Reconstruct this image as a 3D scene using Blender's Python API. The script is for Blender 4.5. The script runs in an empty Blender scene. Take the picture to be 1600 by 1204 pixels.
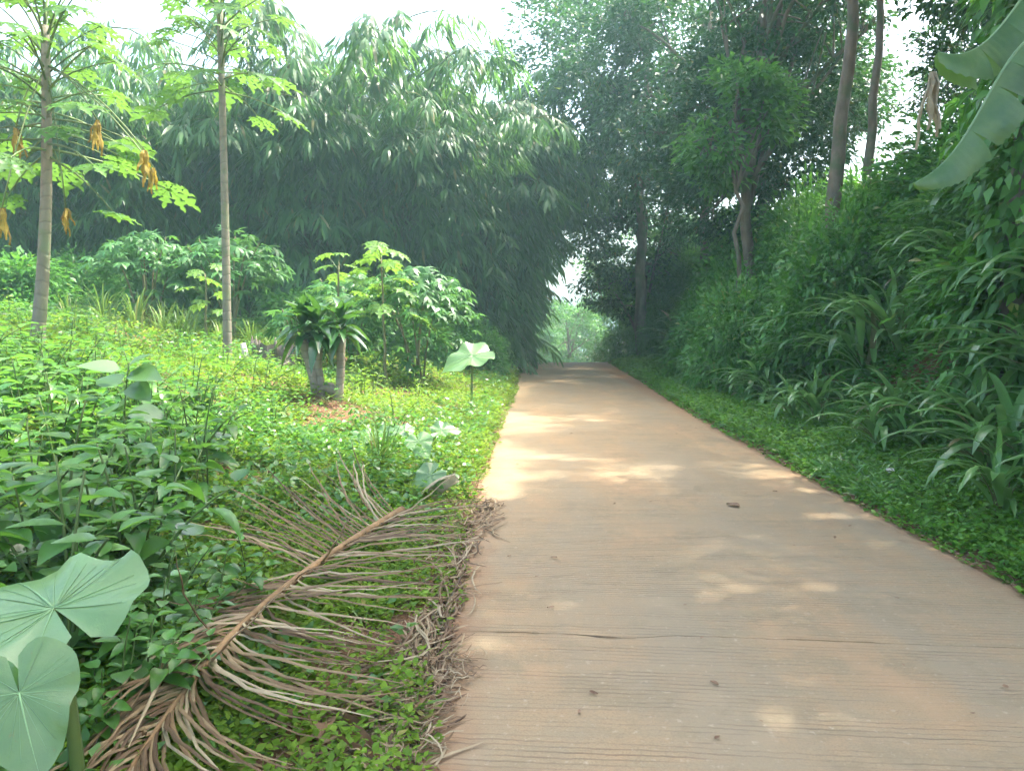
import bpy, math, random
import numpy as np
from mathutils import Vector, Matrix

rng = np.random.default_rng(11)
random.seed(11)
SC = bpy.context.scene
COL = SC.collection
R = math.radians

# ------------------------------------------------------------------ camera
F = 1209.0
PITCH = math.atan(102.0 / F)
CAMZ = 1.5
cd = bpy.data.cameras.new('camera')
cd.sensor_width = 36.0
cd.lens = 36.0 * F / 1600.0
cd.clip_start = 0.05
cd.clip_end = 900.0
cam = bpy.data.objects.new('camera', cd)
COL.objects.link(cam)
cam.location = (0, 0, CAMZ)
cam.rotation_euler = (math.pi / 2 - PITCH, 0, 0)
SC.camera = cam

# ------------------------------------------------------------------ sky and sun
SUN_AZ, SUN_EL = R(60), R(62)          # azimuth measured from +Y (view direction) towards +X
w = bpy.data.worlds.new('World'); SC.world = w; w.use_nodes = True
nt = w.node_tree; nt.nodes.clear()
sky = nt.nodes.new('ShaderNodeTexSky'); sky.sky_type = 'NISHITA'; sky.sun_disc = False
sky.sun_elevation = SUN_EL; sky.sun_rotation = SUN_AZ
sky.air_density = 1.0; sky.dust_density = 6.0; sky.ozone_density = 1.0
bg = nt.nodes.new('ShaderNodeBackground'); bg.inputs[1].default_value = 0.15
wo = nt.nodes.new('ShaderNodeOutputWorld')
nt.links.new(sky.outputs[0], bg.inputs[0]); nt.links.new(bg.outputs[0], wo.inputs[0])
sl = bpy.data.lights.new('sun', 'SUN'); sl.energy = 2.1; sl.angle = R(1.0); sl.color = (1.0, 0.95, 0.86)
so = bpy.data.objects.new('sun', sl); COL.objects.link(so)
sdir = Vector((math.sin(SUN_AZ) * math.cos(SUN_EL), math.cos(SUN_AZ) * math.cos(SUN_EL), math.sin(SUN_EL)))
so.rotation_euler = sdir.to_track_quat('Z', 'Y').to_euler()
so.location = (10, 10, 30)
SC.view_settings.view_transform = 'Standard'
SC.view_settings.look = 'None'
SC.view_settings.exposure = 2.6
SC.view_settings.gamma = 1.0
SC.view_settings.use_curve_mapping = False
HAZE_DENSITY = 0.0034
cy = SC.cycles
cy.max_bounces = 6; cy.diffuse_bounces = 3; cy.glossy_bounces = 2; cy.transmission_bounces = 5
cy.transparent_max_bounces = 4; cy.volume_bounces = 1
cy.caustics_reflective = False; cy.caustics_refractive = False
cy.use_denoising = True
cy.use_adaptive_sampling = True; cy.adaptive_threshold = .03

# ------------------------------------------------------------------ projection helpers
_c, _s = math.cos(PITCH), math.sin(PITCH)
def ray(x, y):
    u = (x - 800) / F; v = (602 - y) / F
    return u, _c + v * _s, -_s + v * _c
def at(x, y, d):
    """world point seen at photo pixel x,y at distance d along the view"""
    a, b, c = ray(x, y); t = d / b
    return Vector((a * t, d, CAMZ + c * t))

# ------------------------------------------------------------------ terrain
EY = np.array([-30, 0, 7.3, 11.3, 15, 18, 28.8, 45, 70, 160.])
EL_ = np.array([-0.31, -0.31, -0.31, -0.16, 0.0, 0.1, 0.42, 1.3, 3.6, 14.])
ER_ = np.array([2.84, 2.84, 2.84, 2.86, 3.0, 3.16, 3.5, 4.4, 6.8, 17.])
def eL(y): return np.interp(y, EY, EL_)
def eR(y): return np.interp(y, EY, ER_)
def sstep(a, b, x):
    t = np.clip((x - a) / (b - a), 0, 1); return t * t * (3 - 2 * t)
def roadz(y):
    y = np.asarray(y, float)
    q = np.clip(y - 27, 0, 5)
    return -0.02 * q * q - 0.2 * np.clip(y - 32, 0, 30) * 1.0
def vnoise(x, y, f, seed=0):
    """cheap smooth noise, -1..1"""
    x = np.asarray(x, float) * f; y = np.asarray(y, float) * f
    o = 0
    for k, (a, b, p, q) in enumerate([(1.0, .37, .3, .9), (-.53, 1.1, 1.7, .2), (.81, -.94, 2.2, .6), (1.9, 1.3, .5, .3), (-1.6, 2.1, 4.4, .25)]):
        o = o + np.sin(a * x + b * y + p + seed * 1.7 + k + 1.3 * np.sin(.7 * b * x - .6 * a * y + seed)) * (1.0 if k < 3 else .6)
    return o / 3.6
DRAC = at(512, 632, 9.0)     # foot of the dracaena
def T(x, y):
    x = np.asarray(x, float); y = np.asarray(y, float)
    l = eL(y); r = eR(y)
    dl = np.clip(l - x, 0, None); dr = np.clip(x - r, 0, None)
    z = np.full(np.broadcast(x, y).shape, -0.06)
    rise = 0.215 * sstep(2, 7, y) + 0.17 * (1 - sstep(2, 7, y))
    zl = 0.02 + rise * np.where(dl < 6.5, dl, 6.5 + (dl - 6.5) * .25) + 0.03 * vnoise(x, y, 2.1, 1) * sstep(.1, .8, dl) + .08 * vnoise(x, y, .6, 2) * sstep(.5, 2.5, dl)
    zl = zl * (1 - .5 * sstep(20, 27, y))
    zr = 0.02 + 0.11 * np.clip(dr, 0, 1.2) + 2.4 * sstep(1.15, 3.9, dr) + np.clip(dr - 3.9, 0, 12) * .06 + .03 * vnoise(x, y, 2.0, 4) * sstep(.1, .8, dr) + .22 * vnoise(x, y, .8, 5) * sstep(1.3, 2.5, dr)
    z = np.where(dl > 0.0, -0.06 + (zl + .06) * sstep(0, .06, dl), z)
    z = np.where(dr > 0.0, -0.06 + (zr + .06) * sstep(0, .06, dr), z)
    # little soil mound round the dracaena
    g = np.exp(-(((x - DRAC.x) / .55) ** 2 + ((y - DRAC.y) / .5) ** 2))
    z = z + .16 * g
    return z + roadz(y)
def Tz(x, y): return float(T(x, y))
def gpt(px, py, h=0.0):
    """where the sight line through a photo pixel meets the terrain raised by h"""
    a, b, c = ray(px, py)
    t = 0.8
    while t < 60:
        if CAMZ + c * t <= Tz(a * t, b * t) + h: break
        t += 0.03
    return Vector((a * t, b * t, CAMZ + c * t))

# ------------------------------------------------------------------ materials
def nmat(name):
    m = bpy.data.materials.new(name); m.use_nodes = True
    n = m.node_tree.nodes; n.clear()
    return m, n, m.node_tree.links
def mixc(n, l, fac, a, b, mode='MIX'):
    x = n.new('ShaderNodeMix'); x.data_type = 'RGBA'; x.blend_type = mode
    for s, v in ((x.inputs[0], fac), (x.inputs[6], a), (x.inputs[7], b)):
        if isinstance(v, bpy.types.NodeSocket): l.new(v, s)
        elif isinstance(v, (int, float)): s.default_value = v
        else: s.default_value = (*v, 1)
    return x.outputs[2]
def math_(n, l, op, a, b=None, c=None):
    x = n.new('ShaderNodeMath'); x.operation = op
    for i, v in enumerate((a, b, c)):
        if v is None: continue
        if isinstance(v, bpy.types.NodeSocket): l.new(v, x.inputs[i])
        else: x.inputs[i].default_value = v
    return x.outputs[0]
def ramp(n, l, f, stops):
    x = n.new('ShaderNodeValToRGB'); e = x.color_ramp.elements
    while len(e) < len(stops): e.new(.5)
    for k, (p, c) in enumerate(stops):
        e[k].position = p; e[k].color = (*c, 1) if len(c) == 3 else c
    l.new(f, x.inputs[0]); return x.outputs[0]
def noise(n, l, scale, detail=3, rough=.5, vec=None):
    x = n.new('ShaderNodeTexNoise'); x.inputs['Scale'].default_value = scale
    x.inputs['Detail'].default_value = detail; x.inputs['Roughness'].default_value = rough
    if vec is not None: l.new(vec, x.inputs['Vector'])
    return x.outputs[0]
def pos(n): return n.new('ShaderNodeNewGeometry').outputs['Position']

def leafmat(name, c1, c2, tc, trans=.4, rough=.42, spec=.45, old=None, oldf=.04, spots=False):
    m, n, l = nmat(name)
    g = n.new('ShaderNodeNewGeometry'); oi = n.new('ShaderNodeObjectInfo')
    r = math_(n, l, 'FRACT', math_(n, l, 'ADD', g.outputs['Random Per Island'], oi.outputs['Random']))
    col = mixc(n, l, r, c1, c2)
    if old:
        k = math_(n, l, 'FRACT', math_(n, l, 'MULTIPLY', r, 37.7))
        col = mixc(n, l, math_(n, l, 'LESS_THAN', k, oldf), col, old)
    v = math_(n, l, 'ADD', math_(n, l, 'MULTIPLY', math_(n, l, 'FRACT', math_(n, l, 'MULTIPLY', r, 13.3)), .5), .75)
    hs = n.new('ShaderNodeHueSaturation'); l.new(col, hs.inputs['Color']); l.new(v, hs.inputs['Value'])
    nz = noise(n, l, 9.0, 5, .65, g.outputs['Position'])
    c3 = mixc(n, l, math_(n, l, 'MULTIPLY', nz, .5), hs.outputs[0], mixc(n, l, 1.0, hs.outputs[0], (.72, .8, .7), 'MULTIPLY'))
    if spots:
        sp_n = noise(n, l, 34, 4, .7, g.outputs['Position'])
        c3 = mixc(n, l, ramp(n, l, sp_n, [(.66, (0, 0, 0)), (.70, (.85, .85, .85))]), c3, (.2, .15, .05))
        lg = noise(n, l, 6, 4, .6, g.outputs['Position'])
        c3 = mixc(n, l, ramp(n, l, lg, [(.4, (0, 0, 0)), (.75, (.6, .6, .6))]), c3, (.24, .36, .12))
    p = n.new('ShaderNodeBsdfPrincipled')
    l.new(c3, p.inputs['Base Color']); p.inputs['Roughness'].default_value = rough
    if spots:
        bpn = n.new('ShaderNodeBump'); bpn.inputs['Strength'].default_value = .35; bpn.inputs['Distance'].default_value = .01
        l.new(noise(n, l, 22, 4, .6, g.outputs['Position']), bpn.inputs['Height']); l.new(bpn.outputs[0], p.inputs['Normal'])
    p.inputs['Specular IOR Level'].default_value = spec
    t = n.new('ShaderNodeBsdfTranslucent')
    l.new(mixc(n, l, .55, hs.outputs[0], tc), t.inputs['Color'])
    ms = n.new('ShaderNodeMixShader'); ms.inputs[0].default_value = trans
    l.new(p.outputs[0], ms.inputs[1]); l.new(t.outputs[0], ms.inputs[2])
    o = n.new('ShaderNodeOutputMaterial'); l.new(ms.outputs[0], o.inputs[0])
    return m
def barkmat(name, c1, c2, scale=6, bump=.5, ring=0.0, moss=None):
    m, n, l = nmat(name)
    tc = n.new('ShaderNodeTexCoord').outputs['Object']
    mp = n.new('ShaderNodeMapping'); l.new(tc, mp.inputs[0]); mp.inputs['Scale'].default_value = (1, 1, .35)
    a = noise(n, l, scale, 6, .6, mp.outputs[0])
    b = noise(n, l, scale * 5, 4, .6, mp.outputs[0])
    col = mixc(n, l, ramp(n, l, a, [(.35, (0, 0, 0)), (.65, (1, 1, 1))]), c1, c2)
    col = mixc(n, l, math_(n, l, 'MULTIPLY', b, .45), col, tuple(x * .45 for x in c1))
    h = math_(n, l, 'ADD', math_(n, l, 'MULTIPLY', a, .6), math_(n, l, 'MULTIPLY', b, .4))
    if ring:
        sx = n.new('ShaderNodeSeparateXYZ'); l.new(tc, sx.inputs[0])
        s = math_(n, l, 'SINE', math_(n, l, 'ADD', math_(n, l, 'MULTIPLY', sx.outputs[2], ring), math_(n, l, 'MULTIPLY', noise(n, l, 1.2, 3, .6, tc), 26.0)))
        rr = ramp(n, l, s, [(.75, (0, 0, 0)), (1.0, (1, 1, 1))])
        col = mixc(n, l, math_(n, l, 'MULTIPLY', math_(n, l, 'MULTIPLY', rr, a), .5), col, tuple(x * .55 for x in c1))
        h = math_(n, l, 'SUBTRACT', h, math_(n, l, 'MULTIPLY', rr, .4))
    if moss:
        g = noise(n, l, 2.2, 3, .6, tc)
        col = mixc(n, l, ramp(n, l, g, [(.5, (0, 0, 0)), (.62, (.8, .8, .8))]), col, moss)
    p = n.new('ShaderNodeBsdfPrincipled'); p.inputs['Roughness'].default_value = .85; p.inputs['Specular IOR Level'].default_value = .2
    l.new(col, p.inputs['Base Color'])
    bp = n.new('ShaderNodeBump'); bp.inputs['Strength'].default_value = bump; bp.inputs['Distance'].default_value = .02
    l.new(h, bp.inputs['Height']); l.new(bp.outputs[0], p.inputs['Normal'])
    o = n.new('ShaderNodeOutputMaterial'); l.new(p.outputs[0], o.inputs[0])
    return m
def drymat(name, stops, rough=.65, trans=.12):
    """dry leaf or straw: tone differs per strand"""
    m, n, l = nmat(name)
    g = n.new('ShaderNodeNewGeometry'); oi = n.new('ShaderNodeObjectInfo')
    r = math_(n, l, 'FRACT', math_(n, l, 'ADD', g.outputs['Random Per Island'], oi.outputs['Random']))
    col = ramp(n, l, r, stops)
    nz = noise(n, l, 30, 4, .6, g.outputs['Position'])
    col = mixc(n, l, math_(n, l, 'MULTIPLY', nz, .8), col, mixc(n, l, 1.0, col, (.45, .42, .38), 'MULTIPLY'))
    p = n.new('ShaderNodeBsdfPrincipled'); p.inputs['Roughness'].default_value = rough; p.inputs['Specular IOR Level'].default_value = .3
    l.new(col, p.inputs['Base Color'])
    t = n.new('ShaderNodeBsdfTranslucent'); l.new(col, t.inputs[0])
    ms = n.new('ShaderNodeMixShader'); ms.inputs[0].default_value = trans
    l.new(p.outputs[0], ms.inputs[1]); l.new(t.outputs[0], ms.inputs[2])
    o = n.new('ShaderNodeOutputMaterial'); l.new(ms.outputs[0], o.inputs[0])
    return m

M = {}
M['bamboo_leaf'] = leafmat('bamboo_leaf', (.042, .14, .038), (.09, .215, .05), (.18, .38, .055), .46, .38, .5, old=(.22, .2, .06), oldf=.02)
M['tree_leaf'] = leafmat('tree_leaf', (.016, .07, .02), (.038, .12, .026), (.085, .24, .03), .32, .4, .45, old=(.2, .19, .04), oldf=.015)
M['light_leaf'] = leafmat('light_leaf', (.045, .16, .026), (.085, .235, .035), (.18, .42, .045), .45, .42, .45)
M['shrub_leaf'] = leafmat('shrub_leaf', (.048, .185, .028), (.105, .285, .042), (.18, .44, .045), .42, .42, .45, old=(.2, .22, .05), oldf=.02)
M['cane_leaf'] = leafmat('cane_leaf', (.085, .225, .055), (.16, .32, .09), (.22, .45, .09), .36, .30, .7, old=(.24, .19, .1), oldf=.03)
M['papaya_leaf'] = leafmat('papaya_leaf', (.055, .15, .03), (.095, .215, .04), (.2, .40, .04), .45, .45, .4)
M['young_leaf'] = leafmat('young_leaf', (.085, .215, .03), (.15, .30, .04), (.27, .47, .05), .5, .45, .4)
M['cassava_leaf'] = leafmat('cassava_leaf', (.045, .165, .045), (.09, .24, .055), (.18, .40, .06), .42, .42, .45)
M['weed_leaf'] = leafmat('weed_leaf', (.05, .175, .03), (.115, .275, .042), (.2, .44, .04), .45, .34, .55)
M['sun_leaf'] = leafmat('sun_leaf', (.10, .23, .025), (.2, .34, .04), (.34, .54, .04), .46, .5, .4)
M['pale_leaf'] = leafmat('pale_leaf', (.09, .2, .06), (.14, .26, .08), (.22, .42, .06), .36, .26, .8)
M['cover_leaf'] = leafmat('cover_leaf', (.10, .22, .02), (.22, .36, .03), (.36, .54, .035), .45, .6, .3, old=(.27, .24, .06), oldf=.05)
M['verge_leaf'] = leafmat('verge_leaf', (.06, .20, .025), (.14, .31, .04), (.25, .48, .04), .44, .5, .35)
M['taro_leaf'] = leafmat('taro_leaf', (.14, .29, .10), (.17, .33, .12), (.2, .46, .03), .38, .33, .9, spots=True)
M['dracaena_leaf'] = leafmat('dracaena_leaf', (.03, .10, .028), (.055, .15, .035), (.14, .34, .03), .3, .22, .8)
M['banana_leaf'] = leafmat('banana_leaf', (.085, .19, .085), (.10, .21, .09), (.26, .5, .03), .42, .38, .6, spots=True)
M['yellow_leaf'] = drymat('yellow_leaf', [(0, (.44, .29, .04)), (.5, (.52, .40, .05)), (1, (.32, .2, .05))], .6, .42)
M['grass_leaf'] = leafmat('grass_leaf', (.09, .19, .035), (.16, .27, .06), (.26, .42, .06), .42, .4, .45, old=(.33, .27, .12), oldf=.12)
M['green_stem'] = leafmat('green_stem', (.12, .19, .05), (.16, .22, .06), (.2, .3, .06), .05, .5, .4)
M['weed_stem'] = leafmat('weed_stem', (.08, .13, .035), (.12, .18, .05), (.1, .12, .04), .02, .6, .3)
M['vein'] = leafmat('vein', (.2, .36, .16), (.23, .4, .18), (.3, .45, .15), .2, .45, .5)
M['papaya_bark'] = barkmat('papaya_bark', (.22, .20, .15), (.33, .30, .22), 5, .5, ring=42.0, moss=(.16, .2, .1))
M['bark'] = barkmat('bark', (.15, .125, .09), (.25, .215, .16), 7, .8, moss=(.09, .13, .06))
M['pale_bark'] = barkmat('pale_bark', (.26, .22, .16), (.4, .35, .27), 9, .7, ring=60.0)
M['culm'] = barkmat('culm', (.10, .15, .05), (.17, .2, .07), 3, .2, ring=14.0)
M['cane_stem'] = barkmat('cane_stem', (.16, .17, .08), (.24, .22, .12), 8, .3)
M['dead_wood'] = barkmat('dead_wood', (.10, .085, .07), (.2, .175, .15), 9, 1.0)
M['palm_dry'] = drymat('palm_dry', [(0, (.09, .055, .026)), (.25, (.17, .108, .052)), (.5, (.23, .155, .075)), (.78, (.34, .26, .14)), (.92, (.48, .41, .26)), (1, (.2, .115, .055))])
M['rachis'] = barkmat('rachis', (.2, .125, .06), (.32, .215, .11), 14, .3)
M['straw'] = drymat('straw', [(0, (.12, .075, .042)), (.35, (.27, .18, .10)), (.7, (.40, .30, .17)), (1, (.52, .44, .28))])
M['pale_sheath'] = drymat('pale_sheath', [(0, (.5, .44, .28)), (1, (.58, .52, .36))], .6, .35)
M['dead_leaf'] = drymat('dead_leaf', [(0, (.22, .12, .07)), (.5, (.30, .18, .10)), (1, (.38, .25, .15))], .6, .15)
M['twig'] = drymat('twig', [(0, (.12, .08, .055)), (1, (.24, .16, .1))], .8, 0.0)
M['stone'] = barkmat('stone', (.5, .48, .42), (.66, .64, .58), 12, .6)

# earth
m, n, l = nmat('earth'); p_ = pos(n)
a = noise(n, l, .9, 6, .6, p_); b = noise(n, l, 14, 6, .65, p_); c = noise(n, l, 70, 3, .6, p_)
col = mixc(n, l, ramp(n, l, a, [(.38, (0, 0, 0)), (.62, (1, 1, 1))]), (.17, .085, .048), (.24, .12, .066))
col = mixc(n, l, ramp(n, l, b, [(.4, (0, 0, 0)), (.7, (1, 1, 1))]), col, (.11, .07, .042))
col = mixc(n, l, math_(n, l, 'MULTIPLY', c, .5), col, (.3, .18, .11))
p = n.new('ShaderNodeBsdfPrincipled'); p.inputs['Roughness'].default_value = .95; p.inputs['Specular IOR Level'].default_value = .15
l.new(col, p.inputs['Base Color'])
bp = n.new('ShaderNodeBump'); bp.inputs['Strength'].default_value = .9; bp.inputs['Distance'].default_value = .04
l.new(math_(n, l, 'ADD', b, math_(n, l, 'MULTIPLY', c, .4)), bp.inputs['Height']); l.new(bp.outputs[0], p.inputs['Normal'])
o = n.new('ShaderNodeOutputMaterial'); l.new(p.outputs[0], o.inputs[0]); M['earth'] = m

# broomed concrete, dusted with red soil
m, n, l = nmat('concrete'); p_ = pos(n)
sx = n.new('ShaderNodeSeparateXYZ'); l.new(p_, sx.inputs[0])
yy = math_(n, l, 'ADD', sx.outputs[1], math_(n, l, 'MULTIPLY', sx.outputs[0], .085))
mp = n.new('ShaderNodeMapping'); l.new(p_, mp.inputs[0]); mp.inputs['Scale'].default_value = (.5, 7.0, 1); mp.inputs['Rotation'].default_value = (0, 0, R(4.8))
streak = noise(n, l, 2.2, 5, .6, mp.outputs[0])
big = noise(n, l, .8, 5, .6, p_); mid = noise(n, l, 4.0, 5, .65, p_); fine = noise(n, l, 120, 3, .7, p_); grit = noise(n, l, 420, 2, .6, p_)
col = mixc(n, l, ramp(n, l, big, [(.36, (0, 0, 0)), (.66, (1, 1, 1))]), (.325, .235, .128), (.385, .252, .13))
col = mixc(n, l, ramp(n, l, mid, [(.45, (0, 0, 0)), (.75, (.7, .7, .7))]), col, (.40, .245, .122))
col = mixc(n, l, ramp(n, l, streak, [(.35, (.55, .55, .55)), (.6, (0, 0, 0))]), col, (.275, .222, .13))
col = mixc(n, l, ramp(n, l, fine, [(.3, (.55, .55, .55)), (.55, (0, 0, 0))]), col, (.19, .14, .08))
col = mixc(n, l, ramp(n, l, grit, [(.58, (0, 0, 0)), (.75, (.5, .5, .5))]), col, (.5, .41, .27))
mq = n.new('ShaderNodeMapping'); l.new(p_, mq.inputs[0]); mq.inputs['Scale'].default_value = (1.6, .5, 1)
pat = noise(n, l, .9, 6, .65, mq.outputs[0])
col = mixc(n, l, ramp(n, l, pat, [(.40, (.75, .75, .75)), (.56, (0, 0, 0))]), col, (.285, .225, .14))
col = mixc(n, l, ramp(n, l, pat, [(.55, (0, 0, 0)), (.70, (.7, .7, .7))]), col, (.42, .265, .14))
stain = noise(n, l, 1.9, 7, .72, p_)
col = mixc(n, l, ramp(n, l, stain, [(.52, (0, 0, 0)), (.60, (.55, .55, .55)), (.66, (.0, .0, .0))]), col, (.24, .185, .105))
spot = noise(n, l, 26, 4, .7, p_)
col = mixc(n, l, ramp(n, l, spot, [(.60, (0, 0, 0)), (.72, (.7, .7, .7))]), col, (.46, .37, .25))
edge = math_(n, l, 'ADD', math_(n, l, 'ABSOLUTE', math_(n, l, 'SUBTRACT', sx.outputs[0], 1.27)), math_(n, l, 'MULTIPLY', noise(n, l, 5, 4, .6, p_), .35))
soil = math_(n, l, 'MULTIPLY', math_(n, l, 'SUBTRACT', edge, 1.52), 3.5)
cl = n.new('ShaderNodeClamp'); l.new(soil, cl.inputs[0])
col = mixc(n, l, math_(n, l, 'MULTIPLY', cl.outputs[0], .75), col, (.30, .155, .075))
wob = noise(n, l, 1.3, 2, .5, p_)
ph = math_(n, l, 'ADD', math_(n, l, 'MULTIPLY', yy, 2 * math.pi / .034), math_(n, l, 'MULTIPLY', wob, 9.0))
ph = math_(n, l, 'ADD', ph, math_(n, l, 'MULTIPLY', noise(n, l, 9, 3, .6, p_), 4.5))
gr = ramp(n, l, math_(n, l, 'SINE', ph), [(.55, (0, 0, 0)), (1.0, (1, 1, 1))])
gm = ramp(n, l, noise(n, l, 1.7, 4, .65, mp.outputs[0]), [(.42, (.05, .05, .05)), (.66, (1, 1, 1))])
grv = mixc(n, l, 1.0, gr, gm, 'MULTIPLY')
col = mixc(n, l, mixc(n, l, 1.0, grv, (.55, .55, .55), 'MULTIPLY'), col, (.15, .10, .065))
p = n.new('ShaderNodeBsdfPrincipled'); p.inputs['Roughness'].default_value = .82; p.inputs['Specular IOR Level'].default_value = .3
l.new(col, p.inputs['Base Color'])
bw = n.new('ShaderNodeRGBToBW'); l.new(grv, bw.inputs[0])
bp = n.new('ShaderNodeBump'); bp.inputs['Strength'].default_value = .7; bp.inputs['Distance'].default_value = .006
h = math_(n, l, 'SUBTRACT', math_(n, l, 'MULTIPLY', fine, .6), bw.outputs[0])
l.new(h, bp.inputs['Height']); l.new(bp.outputs[0], p.inputs['Normal'])
o = n.new('ShaderNodeOutputMaterial'); l.new(p.outputs[0], o.inputs[0]); M['concrete'] = m

# ------------------------------------------------------------------ mesh helpers
class MB:
    def __init__(s): s.V = []; s.Q = []; s.T = []; s.n = 0
    def add(s, V, Q=None, T=None):
        V = np.asarray(V, np.float32).reshape(-1, 3)
        if Q is not None and len(Q): s.Q.append(np.asarray(Q, np.int32).reshape(-1, 4) + s.n)
        if T is not None and len(T): s.T.append(np.asarray(T, np.int32).reshape(-1, 3) + s.n)
        s.V.append(V); s.n += len(V)
    def tube(s, P, rad, k=8, cap=True):
        P = np.asarray([tuple(p) for p in P], float); n_ = len(P)
        rad = np.broadcast_to(np.asarray(rad, float), (n_,))
        tg = np.gradient(P, axis=0); tg /= np.linalg.norm(tg, axis=1)[:, None] + 1e-9
        ref = np.array([0, 0, 1.0]) if abs(tg[:, 2]).mean() < .8 else np.array([1.0, 0, 0])
        a = np.cross(tg, ref); a /= np.linalg.norm(a, axis=1)[:, None] + 1e-9
        b = np.cross(tg, a)
        th = np.arange(k) * 2 * np.pi / k
        V = P[:, None] + rad[:, None, None] * (np.cos(th)[None, :, None] * a[:, None] + np.sin(th)[None, :, None] * b[:, None])
        V = V.reshape(-1, 3)
        i = np.arange(n_ - 1)[:, None] * k; j = np.arange(k)[None]; j2 = (j + 1) % k
        Q = np.stack([i + j, i + j2, i + k + j2, i + k + j], -1).reshape(-1, 4)
        Tt = None
        if cap:
            V = np.vstack([V, P[0], P[-1]]); c0 = n_ * k; c1 = c0 + 1
            jj = np.arange(k); j2 = (jj + 1) % k
            Tt = np.vstack([np.stack([np.full(k, c0), j2, jj], -1), np.stack([np.full(k, c1), (n_ - 1) * k + jj, (n_ - 1) * k + j2], -1)])
        s.add(V, Q, Tt)
    def mesh(s, name, mat, smooth=False):
        V = np.vstack(s.V); me = bpy.data.meshes.new(name)
        Q = np.vstack(s.Q) if s.Q else np.zeros((0, 4), np.int32)
        Tt = np.vstack(s.T) if s.T else np.zeros((0, 3), np.int32)
        me.vertices.add(len(V)); me.vertices.foreach_set('co', V.ravel())
        lp = np.concatenate([Q.ravel(), Tt.ravel()]).astype(np.int32)
        me.loops.add(len(lp)); me.loops.foreach_set('vertex_index', lp)
        st = np.concatenate([np.arange(len(Q)) * 4, len(Q) * 4 + np.arange(len(Tt)) * 3]).astype(np.int32)
        me.polygons.add(len(st)); me.polygons.foreach_set('loop_start', st)
        me.polygons.foreach_set('use_smooth', np.full(len(st), smooth is not None))
        me.update(calc_edges=True)
        if mat is not None: me.materials.append(M[mat] if isinstance(mat, str) else mat)
        return me

# leaf templates: x across, y along, z up
def t_light():   # 2 triangles, folded
    return np.array([[0, 0, 0], [-.5, .42, .06], [0, 1, -.05], [.5, .42, .06]], float), np.array([[0, 2, 1], [0, 3, 2]])
def t_mid():     # 4 triangles, folded and drooping
    return np.array([[0, 0, 0], [-.5, .38, .05], [0, .42, .0], [.5, .38, .05], [0, 1, -.16]], float), np.array([[0, 2, 1], [0, 3, 2], [1, 2, 4], [2, 3, 4]])
def t_narrow():  # lance leaf
    return np.array([[0, 0, 0], [-.5, .3, .03], [.5, .3, .03], [-.42, .65, -.02], [.42, .65, -.02], [0, 1, -.14]], float), np.array([[0, 2, 1], [1, 2, 4], [1, 4, 3], [3, 4, 5]])
def grid_leaf(prof, ny, droop, fold, wave=0.0, seed=0):
    """2-sided folded blade, prof(t)=half width 0..0.5"""
    r_ = np.random.default_rng(seed)
    V = []; Q = []; Tt = []
    for i in range(ny + 1):
        t = i / ny; wd = prof(t); z = -droop * t * t
        wv = wave * r_.normal()
        V += [[-wd, t, z + fold * wd + wv * wd], [0, t, z], [wd, t, z + fold * wd - wv * wd]]
    for i in range(ny):
        a_ = i * 3
        Q += [[a_, a_ + 1, a_ + 4, a_ + 3], [a_ + 1, a_ + 2, a_ + 5, a_ + 4]]
    return np.array(V, float), np.array(Q)
ovate = lambda t: .5 * (math.sin(math.pi * min(1, t ** .62)) ** .9 if 0 < t < 1 else 0.0)
strap = lambda t: .5 * (min(1, t * 3.2 + .35)) * (1 - t ** 3.2) ** .8
lance = lambda t: .5 * math.sin(math.pi * t ** .75) ** .8 if 0 < t < 1 else 0.0

def norm(a): return a / (np.linalg.norm(a, axis=-1, keepdims=True) + 1e-9)
def scat(tm, P, D, N, L, W):
    V0, F0 = tm
    P = np.asarray(P, float); D = norm(np.asarray(D, float)); N = np.asarray(N, float)
    S = norm(np.cross(D, N)); N2 = np.cross(S, D)
    L = np.broadcast_to(L, (len(P),)); W = np.broadcast_to(W, (len(P),))
    V = P[:, None] + V0[None, :, 1, None] * (L[:, None] * D)[:, None] + V0[None, :, 0, None] * (W[:, None] * S)[:, None] + V0[None, :, 2, None] * (L[:, None] * N2)[:, None]
    k = len(V0)
    Fc = F0[None] + (np.arange(len(P)) * k)[:, None, None]
    return V.reshape(-1, 3), Fc.reshape(-1, F0.shape[1])
def rdir(n_, zlo=-1, zhi=1, r=None):
    r = r or rng
    z = r.uniform(zlo, zhi, n_); a = r.uniform(0, 2 * np.pi, n_); q = np.sqrt(1 - z * z)
    return np.stack([q * np.cos(a), q * np.sin(a), z], -1)

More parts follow.
